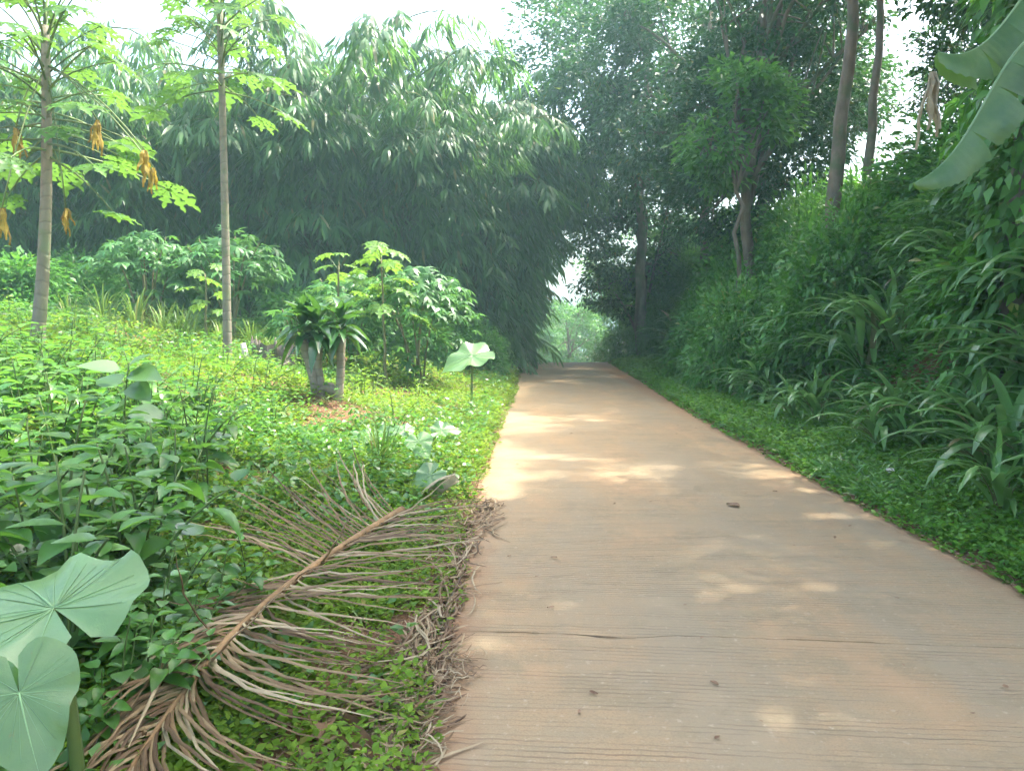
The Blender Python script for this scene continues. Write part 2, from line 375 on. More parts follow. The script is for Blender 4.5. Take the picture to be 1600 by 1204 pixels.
# ------------------------------------------------------------------ object helpers
def ob(name, me, parent=None, mw=None):
    o = bpy.data.objects.new(name, me); COL.objects.link(o)
    if parent is not None: o.parent = parent
    if mw is not None: o.matrix_basis = mw
    return o
def tag(o, label=None, cat=None, group=None, kind=None):
    if label: o['label'] = label
    if cat: o['category'] = cat
    if group: o['group'] = group
    if kind: o['kind'] = kind
    return o
def thing(name, label, cat, loc=(0, 0, 0), rz=0.0, sc=1.0, group=None):
    o = bpy.data.objects.new(name, None); COL.objects.link(o); o.empty_display_size = .1
    o.location = loc; o.rotation_euler = (0, 0, rz); o.scale = (sc, sc, sc)
    return tag(o, label, cat, group)
def copy_tree(o, parent=None):
    c = o.copy(); COL.objects.link(c)
    if parent is not None: c.parent = parent
    for ch in list(o.children): copy_tree(ch, c)
    return c
def frame(p, d, nrm, sc=1.0):
    """matrix with y along d, z near nrm"""
    d = Vector(d).normalized(); nrm = Vector(nrm)
    s_ = d.cross(nrm)
    if s_.length < 1e-4: s_ = d.cross(Vector((1, .3, 0)))
    s_.normalize(); n2 = s_.cross(d)
    m_ = Matrix((s_, d, n2)).transposed().to_4x4()
    return Matrix.Translation(Vector(p)) @ m_ @ Matrix.Diagonal((sc, sc, sc, 1))
def bez(p0, p1, p2, n_):
    t = np.linspace(0, 1, n_)[:, None]
    p0, p1, p2 = (np.array(tuple(q), float) for q in (p0, p1, p2))
    return (1 - t) ** 2 * p0 + 2 * t * (1 - t) * p1 + t * t * p2

# ================================================================== SETTING
# ground sheet
xs = np.unique(np.concatenate([np.linspace(-150, -14, 26), np.linspace(-14, -1.2, 90), np.linspace(-1.2, .5, 34), np.linspace(.5, 2.6, 6), np.linspace(2.6, 8, 90), np.linspace(8, 22, 36), np.linspace(22, 150, 24)]))
ys = np.unique(np.concatenate([np.linspace(-60, 0, 24), np.linspace(0, 14, 130), np.linspace(14, 36, 100), np.linspace(36, 180, 50)]))
X, Y = np.meshgrid(xs, ys)
Z = T(X, Y)
b = MB(); nx_ = len(xs)
ii = (np.arange(len(ys) - 1)[:, None] * nx_ + np.arange(nx_ - 1)[None]).ravel()
b.add(np.stack([X, Y, Z], -1).reshape(-1, 3), np.stack([ii, ii + 1, ii + nx_ + 1, ii + nx_], -1))
tag(ob('ground', b.mesh('ground', 'earth', True)), 'red brown earth of the garden, verge and bank', kind='structure')

# road: cast slabs, jagged joints
road = bpy.data.objects.new('road', None); COL.objects.link(road)
tag(road, 'narrow beige concrete lane running away to a crest', kind='structure')
SK = .085
joints = [-8.0, -1.7, 3.62, 8.75, 13.9, 19.0, 24.1, 29.2, 34.5, 40, 48, 60, 80]
NX = 60
def jag(k):
    r_ = np.random.default_rng(100 + k)
    q = np.cumsum(r_.normal(0, 1, NX + 1)); q = q - np.linspace(q[0], q[-1], NX + 1)
    amp = .012 if joints[k] == 3.62 else .003
    q = q / (abs(q).max() + 1e-6) * amp
    if joints[k] == 3.62:
        u = np.linspace(0, 1, NX + 1); q -= .03 * np.exp(-((u - .26) / .05) ** 2) - .02 * sstep(.3, .36, u)
    return q
def gapw(k):
    r_ = np.random.default_rng(200 + k)
    if joints[k] == 3.62:
        g = np.abs(r_.normal(.004, .003, NX + 1)); u = np.linspace(0, 1, NX + 1)
        return np.clip(g * .6, .001, None) + .010 * np.exp(-((u - .235) / .03) ** 2) + .005 * np.exp(-((u - .57) / .05) ** 2) + .004 * np.exp(-((u - .1) / .05) ** 2)
    return np.full(NX + 1, .0003)
for k in range(len(joints) - 1):
    y0, y1 = joints[k], joints[k + 1]
    ny = max(8, int((y1 - y0) / .18)) if y0 < 30 else 20
    u = np.linspace(0, 1, NX + 1)
    j0, j1, g0, g1 = jag(k), jag(k + 1), gapw(k), gapw(k + 1)
    V = []
    for i in range(ny + 1):
        t = i / ny
        xx = eL(y0 + (y1 - y0) * t) + u * (eR(y0 + (y1 - y0) * t) - eL(y0 + (y1 - y0) * t))
        ya = y0 - SK * xx + j0 + g0; yb = y1 - SK * xx + j1 - g1
        yv = ya + (yb - ya) * t
        xl = eL(yv) + .025 * vnoise(yv * 0, yv, 3.1, 3) + .012 * vnoise(yv * 0, yv, 17, 7)
        xr = eR(yv) + .025 * vnoise(yv * 0, yv, 2.7, 9) + .012 * vnoise(yv * 0, yv, 19, 8)
        xv = xl + u * (xr - xl)
        zz = roadz(yv) + .006 * vnoise(xv, yv, 1.1, 3) + .0
        V.append(np.stack([xv, yv, zz], -1))
    V = np.array(V)
    top = V.reshape(-1, 3); n1 = NX + 1
    ii = (np.arange(ny)[:, None] * n1 + np.arange(NX)[None]).ravel()
    Q = [np.stack([ii, ii + 1, ii + n1 + 1, ii + n1], -1)]
    # skirt
    ring = np.concatenate([np.arange(n1), n1 - 1 + n1 * np.arange(1, ny + 1), (ny * n1 + np.arange(NX - 1, -1, -1)), n1 * np.arange(ny - 1, 0, -1)])
    low = top[ring] - np.array([0, 0, .13]); off = len(top); m_ = len(ring)
    idx = np.arange(m_); nxt = (idx + 1) % m_
    Q.append(np.stack([ring[idx], off + idx, off + nxt, ring[nxt]], -1))
    b = MB(); b.add(np.vstack([top, low]), np.vstack(Q))
    ob('slab', b.mesh('slab', 'concrete', None), road)

# ================================================================== TREES
def wob_path(p0, p1, n_, amp, r_):
    p0 = np.array(tuple(p0), float); p1 = np.array(tuple(p1), float)
    t = np.linspace(0, 1, n_)[:, None]
    q = p0 + (p1 - p0) * t
    nz = np.cumsum(r_.normal(0, 1, (n_, 3)), 0); nz -= nz[0] + (nz[-1] - nz[0]) * t
    return q + nz * amp

def tree_meshes(seed, H=11.0, cz=7.5, rx=4.2, rz=3.4, ncl=330, nl=110, ll=.17, lw=.075, tr=.17, mat='tree_leaf', bark='bark', fork=.45, lean=(0, 0), rc=.55, gap=.0, coff=(0, 0)):
    r_ = np.random.default_rng(seed)
    tb = MB()
    top = np.array([lean[0], lean[1], H * .8])
    tp = wob_path((0, 0, -.3), top, 14, .09, r_)
    tb.tube(tp, np.linspace(tr, tr * .3, 14) * (1 + .35 * np.exp(-np.linspace(0, 1, 14) * 14)), 10)
    # clusters
    cen = []
    while len(cen) < ncl:
        d = norm(r_.normal(size=3)); q = r_.uniform(.15, 1) ** .45
        p = np.array([d[0] * rx * q, d[1] * rx * q, cz + d[2] * rz * q]) + np.array([lean[0], lean[1], 0]) * .9 + np.array([coff[0], coff[1], 0])
        k = vnoise(p[0] + p[2] * .7, p[1] - p[2] * .5, 1.1, seed)
        if k < -.25 + gap: continue
        p += d * .5 * k
        cen.append(p)
    cen = np.array(cen)
    # limbs to groups of clusters
    nb = 11
    for i in range(nb):
        t0 = r_.uniform(fork, .97); s0 = tp[int(t0 * 13)]
        tgt = cen[r_.integers(len(cen))]
        m_ = (s0 + tgt) / 2 + np.array([0, 0, .5])
        lp = bez(s0, m_, tgt, 9) + r_.normal(0, .05, (9, 3)) * np.linspace(0, 1, 9)[:, None]
        tb.tube(lp, np.linspace(tr * .5 * (1.2 - t0 * .6), .015, 9), 6)
        for j in range(5):
            s1 = lp[r_.integers(3, 8)]
            dd = np.linalg.norm(cen - s1, axis=1); c2 = cen[np.argsort(dd)[r_.integers(1, 14)]]
            tb.tube(bez(s1, (s1 + c2) / 2 + np.array([0, 0, .15]), c2, 5), np.linspace(.025, .008, 5), 4, False)
    lb = MB()
    n_ = ncl * nl
    ci = np.repeat(np.arange(ncl), nl)
    rad = rc * r_.uniform(.6, 1.35, ncl)
    off = norm(r_.normal(size=(n_, 3))) * (r_.uniform(0, 1, n_) ** .5)[:, None] * rad[ci][:, None] * np.array([1.15, 1.15, .62])
    P = cen[ci] + off
    out = norm(off * np.array([1, 1, .4]) + (P - np.array([lean[0], lean[1], cz])) * .08)
    D = norm(out + r_.normal(0, .55, (n_, 3)) + np.array([0, 0, -.35]))
    N = norm(r_.normal(0, .55, (n_, 3)) + np.array([0, 0, 1.0]))
    sz = r_.uniform(.65, 1.2, n_)
    V_, F_ = scat(t_light(), P, D, N, ll * sz, lw * sz); lb.add(V_, T=F_)
    return tb.mesh('trunk', bark, True), lb.mesh('crown', mat)

def put_tree(name, meshes, label, loc, rz=0, sc=1.0, szz=None, cat='tree', group=None):
    t = thing(name, label, cat, loc, rz, sc, group)
    if szz: t.scale = (sc, sc, szz)
    ob('trunk', meshes[0], t); ob('crown', meshes[1], t)
    return t

TM_dense = tree_meshes(1, 12, 8.0, 4.6, 3.8, 330, 105, .19, .085, .19)
TM_open = tree_meshes(2, 12, 9.0, 2.1, 2.5, 85, 70, .17, .08, .15, gap=.15, fork=.62, lean=(.15, .1), coff=(1.0, .3))
TM_shade = tree_meshes(6, 12, 8.0, 4.8, 2.8, 360, 80, .30, .15, .2)
TM_low = tree_meshes(3, 8.5, 4.9, 3.2, 3.4, 270, 90, .19, .08, .14, fork=.2)
TM_far = tree_meshes(7, 8.5, 4.9, 3.2, 3.4, 170, 80, .24, .11, .14, fork=.2, mat='light_leaf')  # lighter leaf colour stands in for sunlight on these far crowns
TM_light = tree_meshes(4, 7.4, 5.3, 1.05, 1.25, 62, 60, .20, .08, .07, mat='light_leaf', fork=.72, rc=.4)
TM_fork = tree_meshes(5, 11, 8.6, 2.0, 2.1, 90, 80, .17, .08, .15, lean=(.35, 0), gap=.05, coff=(.7, 0))

def tree_at(name, ms, label, px, d, rz, sc, szz=None, dz=0, **k):
    x = (px - 800) / F * d
    return put_tree(name, ms, label, (x, d, Tz(x, d) - .1 + dz), rz, sc, szz, **k)

tree_at('broadleaf_tree', TM_dense, 'tall dark tree whose dense crown closes over the lane at the crest', 1010, 27.0, .4, 1.15)
tree_at('broadleaf_tree', TM_dense, 'big dark tree standing behind the forked trunk on the bank', 1100, 22.0, 2.2, .95)
tree_at('broadleaf_tree', TM_low, 'leaning slim tree with bare lower limbs beside the crest of the lane', 1000, 29.0, 1.2, .95)
tree_at('broadleaf_tree', TM_low, 'low dark tree behind the two bare trunks on the bank', 1195, 19.0, 4.0, .85)
tree_at('broadleaf_tree', TM_fork, 'forked pale trunk rising from the bushes half way along the bank', 1148, 17.0, 0.0, 1.05)
tree_at('bare_trunk_tree', TM_open, 'thicker of two bare grey trunks in front of the sky gap', 1320, 13.0, .1, .98)
tree_at('bare_trunk_tree', TM_open, 'thinner of two bare grey trunks in front of the sky gap', 1364, 14.5, .9, .7, .9)
tree_at('broadleaf_tree', TM_dense, 'large tree overhanging the bank above the banana leaves', 1650, 10.5, 5.0, .74)
put_tree('broadleaf_tree', TM_shade, 'big tree standing just outside the frame, its boughs shading the near lane', (4.9, 4.4, Tz(4.9, 4.4) - .1), 1.0, .95)
tree_at('young_tree', TM_light, 'small bright green leafy tree in front of the forked trunk', 1140, 16.0, .3, 1.0)
tree_at('broadleaf_tree', TM_low, 'dark round tree on the bank beside the sky gap', 1600, 13.5, .9, .62)

for i, (px, d, rz, sc) in enumerate([(-40, 29, .3, .85), (140, 30, 1.5, .9), (330, 31, 2.9, .95), (500, 31, 4.0, .95), (640, 33, 5.2, .95), (730, 36, .8, 1.0)]):
    x = (px - 800) / F * d
    put_tree('broadleaf_tree', TM_low, 'dark tree glimpsed through the bamboo', (x, d, Tz(x, d) - .6), rz, sc, group='trees behind the bamboo')
# trees down the slope beyond the crest
for k, (x, y, s_, rz, lb_) in enumerate([
    (2.0, 58, 1.0, .3, 'hazy tree straight ahead down the lane beyond the crest'),
    (-3.5, 52, .95, 1.9, 'hazy tree beyond the crest, behind the end of the bamboo'),
    (7.5, 50, 1.0, 4.0, 'hazy tree beyond the crest, behind the leaning slim tree'),
    (-1.6, 35, .85, 5.0, 'bright leafy tree at the left of the lane just past the crest'),
    (5.2, 31.5, .8, 2.2, 'tree in bright leaf colour for a backlit look, at the right of the lane at the crest'),
    (3.2, 46, .8, .9, 'low tree down the slope in the middle of the gap at the lane end'),
    (4.5, 76, 1.25, 2.4, 'farthest pale tree seen through the gap at the end of the lane')]):
    put_tree('far_tree', TM_far, lb_, (x, y, Tz(x, y) - .1), rz, s_)

# ---- vine wrapped tree at the frame's edge
def leaf_cyl(P0, P1, rad, n_, r_, ll, lw):
    t = r_.uniform(0, 1, n_); a = r_.uniform(0, 2 * np.pi, n_)
    rr = rad * r_.uniform(.35, 1.0, n_) * (1 + .35 * np.sin(t * 17 + a * 2))
    P = np.array(P0) + (np.array(P1) - np.array(P0)) * t[:, None] + np.stack([np.cos(a) * rr, np.sin(a) * rr, r_.normal(0, .05, n_)], -1)
    D = np.stack([np.cos(a), np.sin(a), r_.uniform(-1.6, -.3, n_)], -1) + r_.normal(0, .3, (n_, 3))
    N = np.stack([np.cos(a), np.sin(a), np.full(n_, .8)], -1) + r_.normal(0, .3, (n_, 3))
    s_ = r_.uniform(.6, 1.3, n_)
    return scat(t_mid(), P, D, N, ll * s_, lw * s_)
r_ = np.random.default_rng(60)
x, y = (1590 - 800) / F * 7.6, 7.6
t = thing('vine_tree', 'tree trunk smothered in drooping climber leaves below the banana leaves', 'tree', (x, y, Tz(x, y) - .2))
b = MB(); b.tube(wob_path((0, 0, 0), (.3, .4, 5.2), 10, .05, r_), np.linspace(.15, .1, 10), 10); ob('trunk', b.mesh('trunk', 'bark', True), t)
b = MB(); V_, F_ = leaf_cyl((0, 0, .2), (.3, .4, 5.0), .62, 3600, r_, .19, .085); b.add(V_, T=F_); ob('climber_leaves', b.mesh('climber_leaves', 'shrub_leaf'), t)

# ---- bamboo
def bamboo_proto(seed, H=7.4, nc=18, spread=2.9):
    r_ = np.random.default_rng(seed)
    culms = []; P = []; D = []; N = []; L = []; tw = MB()
    for i in range(nc):
        a = r_.uniform(0, 2 * np.pi); b0 = np.array([math.cos(a), math.sin(a), 0]) * r_.uniform(.1, .75)
        out = np.array([math.cos(a + r_.normal(0, .5)), math.sin(a + r_.normal(0, .5)), 0])
        h = H * (r_.uniform(.7, 1.0) if i % 5 else r_.uniform(1.0, 1.18)); sp = spread * r_.uniform(.4, 1.15)
        tip = b0 + out * sp + np.array([0, 0, h * r_.uniform(.72, .92)])
        mid_ = b0 + out * sp * .12 + np.array([0, 0, h * 1.0])
        cp = bez(b0 - np.array([0, 0, .2]), mid_, tip, 14)
        cb = MB(); cb.tube(cp, np.linspace(.045, .008, 14), 6); culms.append(cb.mesh('culm', 'culm', True))
        for j in range(46):
            tt = r_.uniform(.05, 1) ** (.8 if j % 3 else 1.3); s0 = np.array([np.interp(tt, np.linspace(0, 1, 14), cp[:, q]) for q in range(3)])
            da = r_.uniform(0, 2 * np.pi)
            dirh = norm(np.array([math.cos(da), math.sin(da), 0]) + out * .55)
            bl = r_.uniform(.5, 1.5) * (1.15 - .5 * tt)
            br = bez(s0, s0 + dirh * bl * .65 + np.array([0, 0, .3 * bl]), s0 + dirh * bl + np.array([0, 0, -.45 * bl]), 6)
            tw.tube(br, np.linspace(.008, .003, 6), 3, False)
            # sprays: fans of leaves along the outer part of the branch
            for q in range(r_.integers(2, 5)):
                f = r_.uniform(.35, 1); p0 = np.array([np.interp(f, np.linspace(0, 1, 6), br[:, z]) for z in range(3)])
                sd = norm(dirh + r_.normal(0, .55, 3) * np.array([1, 1, .3]) + np.array([0, 0, -.35]))
                nlv = r_.integers(6, 10); side = norm(np.cross(sd, [0, 0, 1.0]))
                for z in range(nlv):
                    u_ = z / (nlv - 1)
                    P.append(p0 + sd * .42 * u_ + np.array([0, 0, -.08 * u_]))
                    D.append(sd * (.45 + .6 * u_) + side * (1 if z % 2 else -1) * (.75 * (1 - u_)) + np.array([0, 0, -.55 - .25 * r_.random()]) + r_.normal(0, .13, 3))
                    N.append(np.array([0, 0, 1.0]) + sd * .5 + r_.normal(0, .35, 3))
                    L.append(r_.uniform(.28, .56))
    L = np.array(L)
    V_, F_ = scat(t_narrow(), np.array(P), np.array(D), np.array(N), L, L * .135)
    lb = MB(); lb.add(V_, T=F_)
    return culms, tw.mesh('twigs', 'culm'), lb.mesh('foliage', 'bamboo_leaf')
BP = [bamboo_proto(21), bamboo_proto(22, 7.0, 16, 3.2)]
def put_bamboo(k, label, x, y, rz, sc, szz=None, group=None):
    cu, tw, fo = BP[k]
    t = thing('bamboo_clump', label, 'bamboo', (x, y, Tz(x, y) - .05), rz, sc, group)
    if szz: t.scale = (sc, sc, szz)
    for c_ in cu: ob('culm', c_, t)
    tag(ob('branches', tw, t), kind='stuff'); tag(ob('foliage', fo, t), kind='stuff')
bam = [
    (0, 'bamboo clump behind the thick papaya trunk', 30, 18.5, .2, .78),
    (1, 'bamboo clump to the left of the taller slim papaya trunk', 215, 19.0, 1.4, .86),
    (0, 'bamboo clump directly behind the slim papaya trunk', 360, 19.5, 2.7, 1.0),
    (1, 'bamboo clump behind the dracaena', 500, 20.0, 4.1, 1.10),
    (0, 'bamboo clump behind the young papaya at the garden edge', 620, 20.5, 5.0, 1.0),
    (1, 'bamboo clump between the young papaya and the lane', 718, 21.5, .9, 1.02),
    (0, 'bamboo clump leaning over the lane just before the crest', 752, 25.0, 3.6, 1.02),
    (0, 'tallest bamboo clump, its wispy tips standing against the white sky', 745, 24.0, 1.9, 1.22),
    (1, 'bamboo clump at the crest, hanging over the left edge of the lane', 776, 29.5, 2.0, 1.0),
]
for k, lb_, px, d, rz, sc in bam:
    put_bamboo(k, lb_, (px - 800) / F * d, d, rz, sc)
BK = ['between the thick papaya and the round cassava bush', 'between the round cassava bush and the slim papaya', 'just right of the slim papaya', 'above the dracaena', 'above the sunlit cassava bush near the lane', 'at the left edge of the picture', 'beside the crest of the lane']
for i, (px, d, rz, sc) in enumerate([(90, 22.5, 3.0, .85), (290, 23, .4, .9), (440, 23.5, 5.5, 1.1), (570, 24, 1.1, 1.1), (670, 25, 2.5, 1.08), (-70, 19, 4.4, .9), (735, 27.5, .6, 1.0)]):
    put_bamboo(i % 2, 'back row bamboo clump seen ' + BK[i], (px - 800) / F * d, d, rz, sc, group='back row of bamboo')

# ================================================================== PAPAYA
def papaya_blade(seed, mat='papaya_leaf'):
    r_ = np.random.default_rng(seed); b = MB()
    n_ = 9
    for i in range(n_):
        th = R(-150 + 300 * i / (n_ - 1)) + r_.normal(0, .04)
        ln = (1.0 - .38 * abs(i - 4) / 4) * r_.uniform(.9, 1.05)
        ax = np.array([math.sin(th), math.cos(th), 0]); sd = np.array([math.cos(th), -math.sin(th), 0])
        V = []; Q = []; K = 13
        for k in range(K):
            t = k / (K - 1)
            if t < .3: wd = .035 + .11 * t
            else:
                q = (t - .3) / .7
                wd = (.075 + .13 * math.sin(math.pi * min(1, q * 1.02)) ** .8) * (.42, 1.0, 1.35)[k % 3] * (1 - q ** 3)
            wd *= 1.0 * ln
            rr = t * ln
            z = -.28 * rr * rr + .02 * math.sin(k * 2.1 + i)
            tl = t + (.0, .03, .12)[k % 3] * (t > .3) * (1 - t)
            pc = ax * rr; pe = ax * tl * ln
            V += [pe - sd * wd + [0, 0, z + .12 * wd], pc + [0, 0, z - .01], pe + sd * wd + [0, 0, z + .12 * wd]]
        for k in range(K - 1):
            a_ = 3 * k; Q += [[a_, a_ + 3, a_ + 4, a_ + 1], [a_ + 1, a_ + 4, a_ + 5, a_ + 2]]
        b.add(np.array(V), np.array(Q))
    return b.mesh('leaf', mat)
def petiole_mesh(rad=.011):
    b = MB(); b.tube([(0, t, .06 * math.sin(math.pi * t)) for t in np.linspace(0, 1, 6)], np.linspace(rad * 1.3, rad * .7, 6), 5)
    return b.mesh('petiole', 'green_stem', True)
PB = [papaya_blade(k) for k in range(4)]; PBy = [papaya_blade(k + 9, 'young_leaf') for k in range(2)]
PETM = {}
def add_leaf(t, blades, p0, az, el, pl, size, r_, rad=.011, blade_mat=None):
    """one palmate leaf: blade with its petiole as a sub-part"""
    d = Vector((math.cos(az) * math.cos(el), math.sin(az) * math.cos(el), math.sin(el)))
    tip = Vector(p0) + d * pl
    hd = Vector((math.cos(az), math.sin(az), r_.uniform(-.5, -.1)))
    nr = Vector((math.cos(az) * .35, math.sin(az) * .35, 1)) + Vector(r_.normal(0, .18, 3))
    bl = ob('leaf', blades[r_.integers(len(blades))], t, frame(tip, hd, nr, size))
    me = PETM.setdefault(rad, petiole_mesh(rad))
    pt = ob('petiole', me, bl)
    pm = frame(p0, d, (0, 0, 1), 1.0) @ Matrix.Diagonal((1, pl, min(1, pl), 1))
    pt.matrix_basis = frame(tip, hd, nr, size).inverted() @ pm
    return bl
def wilted_mesh(seed):
    """dry hanging papaya leaf, folded down like a limp rag"""
    r_ = np.random.default_rng(seed); b = MB()
    for i in range(7):
        a = i / 7 * 6.28; ln = r_.uniform(.45, 1.0); a += r_.normal(0, .3); lean_ = r_.uniform(.02, .22)
        if i in (2, 5): continue
        V = []; Q = []
        for k in range(6):
            t = k / 5; rr = .012 + lean_ * t ** .7 + .03 * math.sin(t * 9 + i)
            c_ = np.array([math.cos(a) * rr, math.sin(a) * rr, -t * ln])
            s_ = np.array([-math.sin(a), math.cos(a), 0]) * (.012 + .05 * math.sin(math.pi * min(1, t * 1.0)) ** .7) * (1.5 if k % 2 else .7)
            V += [c_ - s_, c_ + np.array([math.cos(a), math.sin(a), 0]) * .04, c_ + s_]
        for k in range(5):
            a_ = 3 * k; Q += [[a_, a_ + 3, a_ + 4, a_ + 1], [a_ + 1, a_ + 4, a_ + 5, a_ + 2]]
        b.add(np.array(V), np.array(Q))
    return b.mesh('wilted_leaf', 'yellow_leaf', None)
WILT = [wilted_mesh(3), wilted_mesh(8)]

def papaya(label, base, top, r0, r1, leaves, wilts, seed, curve=0.0):
    r_ = np.random.default_rng(seed)
    t = thing('papaya_tree', label, 'tree', base)
    B0 = np.array([0, 0, -.15]); T0 = np.array(tuple(Vector(top) - Vector(base)))
    tp = bez(B0, np.array([T0[0] * .5 + curve, T0[1] * .5, T0[2] * .4]), T0, 22)
    b = MB(); rr = np.linspace(r0, r1, 22) * (1 + .25 * np.exp(-np.linspace(0, 1, 22) * 16)); b.tube(tp, rr, 14)
    ob('trunk', b.mesh('trunk', 'papaya_bark', True), t)
    for (f, az, el, pl, sz) in leaves:
        p0 = [np.interp(f, np.linspace(0, 1, 22), tp[:, q]) for q in range(3)]
        add_leaf(t, PB, p0, R(az), R(el), pl, sz, r_)
    for (wx, wy, wd, sz) in wilts:
        p = at(wx, wy, wd) - Vector(base)
        o = ob('wilted_leaf', WILT[r_.integers(2)], t, Matrix.Translation(p) @ Matrix.Rotation(r_.uniform(0, 6), 4, 'Z') @ Matrix.Diagonal((sz, sz, sz, 1)))
        o['label'] = 'yellow brown wilted leaf hanging limp'
        q = np.array([np.interp(.9, np.linspace(0, 1, 22), tp[:, z]) for z in range(3)])
        pb = MB(); pb.tube(bez(q, (q + np.array(tuple(p))) / 2 + np.array([0, 0, .25]), np.array(tuple(p)), 7), .008, 5)
        s = ob('petiole', pb.mesh('petiole', 'green_stem', True), o); s.matrix_basis = o.matrix_basis.inverted()
    return t
rr_ = np.random.default_rng(5)
def whorl(n_, f0, f1, el0, el1, pl0, pl1, s0, s1):
    o = []
    for i in range(n_):
        u = i / n_
        o.append((f0 + (f1 - f0) * u, i * 137.5 + rr_.normal(0, 12), el0 + (el1 - el0) * u + rr_.normal(0, 7), rr_.uniform(pl0, pl1) * (1 - .35 * u), rr_.uniform(s0, s1) * (1 - .25 * u)))
    return o
d1 = 8.6; b1 = at(52, 534, d1); b1.z = Tz(b1.x, b1.y)
papaya('thick papaya trunk with yellowing hanging leaves at the left of the garden', b1, at(70, 40, d1), .076, .042,
       whorl(54, .66, 1.0, -30, 66, .6, 1.4, .30, .44), [(152, 188, 8.2, .42), (226, 235, 7.9, .44), (103, 325, 8.4, .36), (3, 325, 7.6, .4), (24, 200, 8.3, .38), (240, 262, 7.9, .3)], 31, curve=.12)
d2 = 11.0; b2 = at(356, 592, d2); b2.z = Tz(b2.x, b2.y)
papaya('tall slim straight papaya trunk in the middle of the garden', b2, at(343, 8, d2), .063, .042,
       whorl(36, .80, 1.0, -14, 65, .6, 1.2, .32, .46), [], 32, curve=.02)

def young_papaya(label, base, H, n_, seed, sz=.26, blades=PBy):
    r_ = np.random.default_rng(seed)
    t = thing('young_papaya', label, 'papaya', base)
    b = MB(); tp = wob_path((0, 0, -.1), (r_.normal(0, .04), r_.normal(0, .04), H), 10, .012, r_); b.tube(tp, np.linspace(.03, .012, 10), 8)
    ob('trunk', b.mesh('trunk', 'cane_stem', True), t)
    for i in range(n_):
        u = i / n_; p0 = [np.interp(.55 + .45 * u, np.linspace(0, 1, 10), tp[:, q]) for q in range(3)]
        add_leaf(t, blades, p0, R(i * 137.5), R(5 + 50 * u), r_.uniform(.35, .6) * (1 - .3 * u) * H / 2.0, sz * r_.uniform(.8, 1.1), r_, .006)
    return t
def gat(px, d, dz=0):
    x = (px - 800) / F * d
    return Vector((x, d, Tz(x, d) + dz))
young_papaya('young papaya with a thin bare stem and a wide leaf crown behind the dracaena', gat(602, 12.5), 2.1, 16, 41, .3)
young_papaya('young papaya with flat yellow green top leaves behind the dracaena', gat(532, 12.8), 1.9, 11, 42, .26)
young_papaya('small yellow green papaya seedling beside the slim papaya trunk', gat(322, 12.2), 1.25, 9, 43, .22)

# ================================================================== CASSAVA
def cassava_leaf(seed):
    r_ = np.random.default_rng(seed); b = MB(); n_ = 7
    th = np.linspace(R(-115), R(115), n_)
    P = np.zeros((n_, 3)); D = np.stack([np.sin(th), np.cos(th), r_.uniform(-.35, -.05, n_)], -1)
    L = (1 - .35 * np.abs(th) / R(115))
    V_, F_ = scat(t_narrow(), P, D, np.tile([0, 0, 1.0], (n_, 1)) + r_.normal(0, .15, (n_, 3)), L, L * .25)
    b.add(V_, T=F_); return b.mesh('leaf', 'cassava_leaf')
CL = [cassava_leaf(k) for k in range(5)]
def cassava(label, base, H, Rd, n_, seed, size=.24):
    r_ = np.random.default_rng(seed)
    t = thing('cassava_bush', label, 'cassava', base)
    ns = 7; stems = []
    for i in range(ns):
        a = i / ns * 6.28 + r_.normal(0, .3); q = Rd * r_.uniform(.25, .8)
        sp = bez((r_.normal(0, .1), r_.normal(0, .1), -.1), (math.cos(a) * q * .35, math.sin(a) * q * .35, H * .55), (math.cos(a) * q, math.sin(a) * q, H * r_.uniform(.75, .97)), 9)
        b = MB(); b.tube(sp, np.linspace(.022, .009, 9), 6); ob('stem', b.mesh('stem', 'cane_stem', True), t); stems.append(sp)
    for i in range(n_):
        d = norm(r_.normal(size=3)); d[2] = abs(d[2]) if r_.random() < .75 else d[2]
        q = r_.uniform(.6, 1.0)
        p = np.array([d[0] * Rd * q, d[1] * Rd * q, H * .55 + d[2] * H * .45 * q])
        nr = np.array([d[0] * .55, d[1] * .55, 1.0]) + r_.normal(0, .22, 3)
        hd = np.array([d[0], d[1], -.25]) + r_.normal(0, .25, 3)
        ob('leaf', CL[r_.integers(5)], t, frame(p, hd, nr, size * r_.uniform(.75, 1.2)))
    return t
cassava('round cassava bush to the left of the slim papaya trunk', gat(232, 14.2), 1.75, 1.05, 240, 51)
cassava('tallest cassava bush, behind the slim papaya trunk', gat(362, 14.6), 2.05, 1.15, 280, 52)
cassava('cassava bush between the young papaya stems behind the dracaena', gat(548, 14.2), 1.75, .95, 200, 53)
cassava('large sunlit cassava bush beside the young papaya near the lane', gat(648, 13.6), 2.1, 1.12, 298, 54)
cassava('low cassava bush just behind the left side of the dracaena', gat(468, 12.6), 1.1, .6, 90, 55, .2)

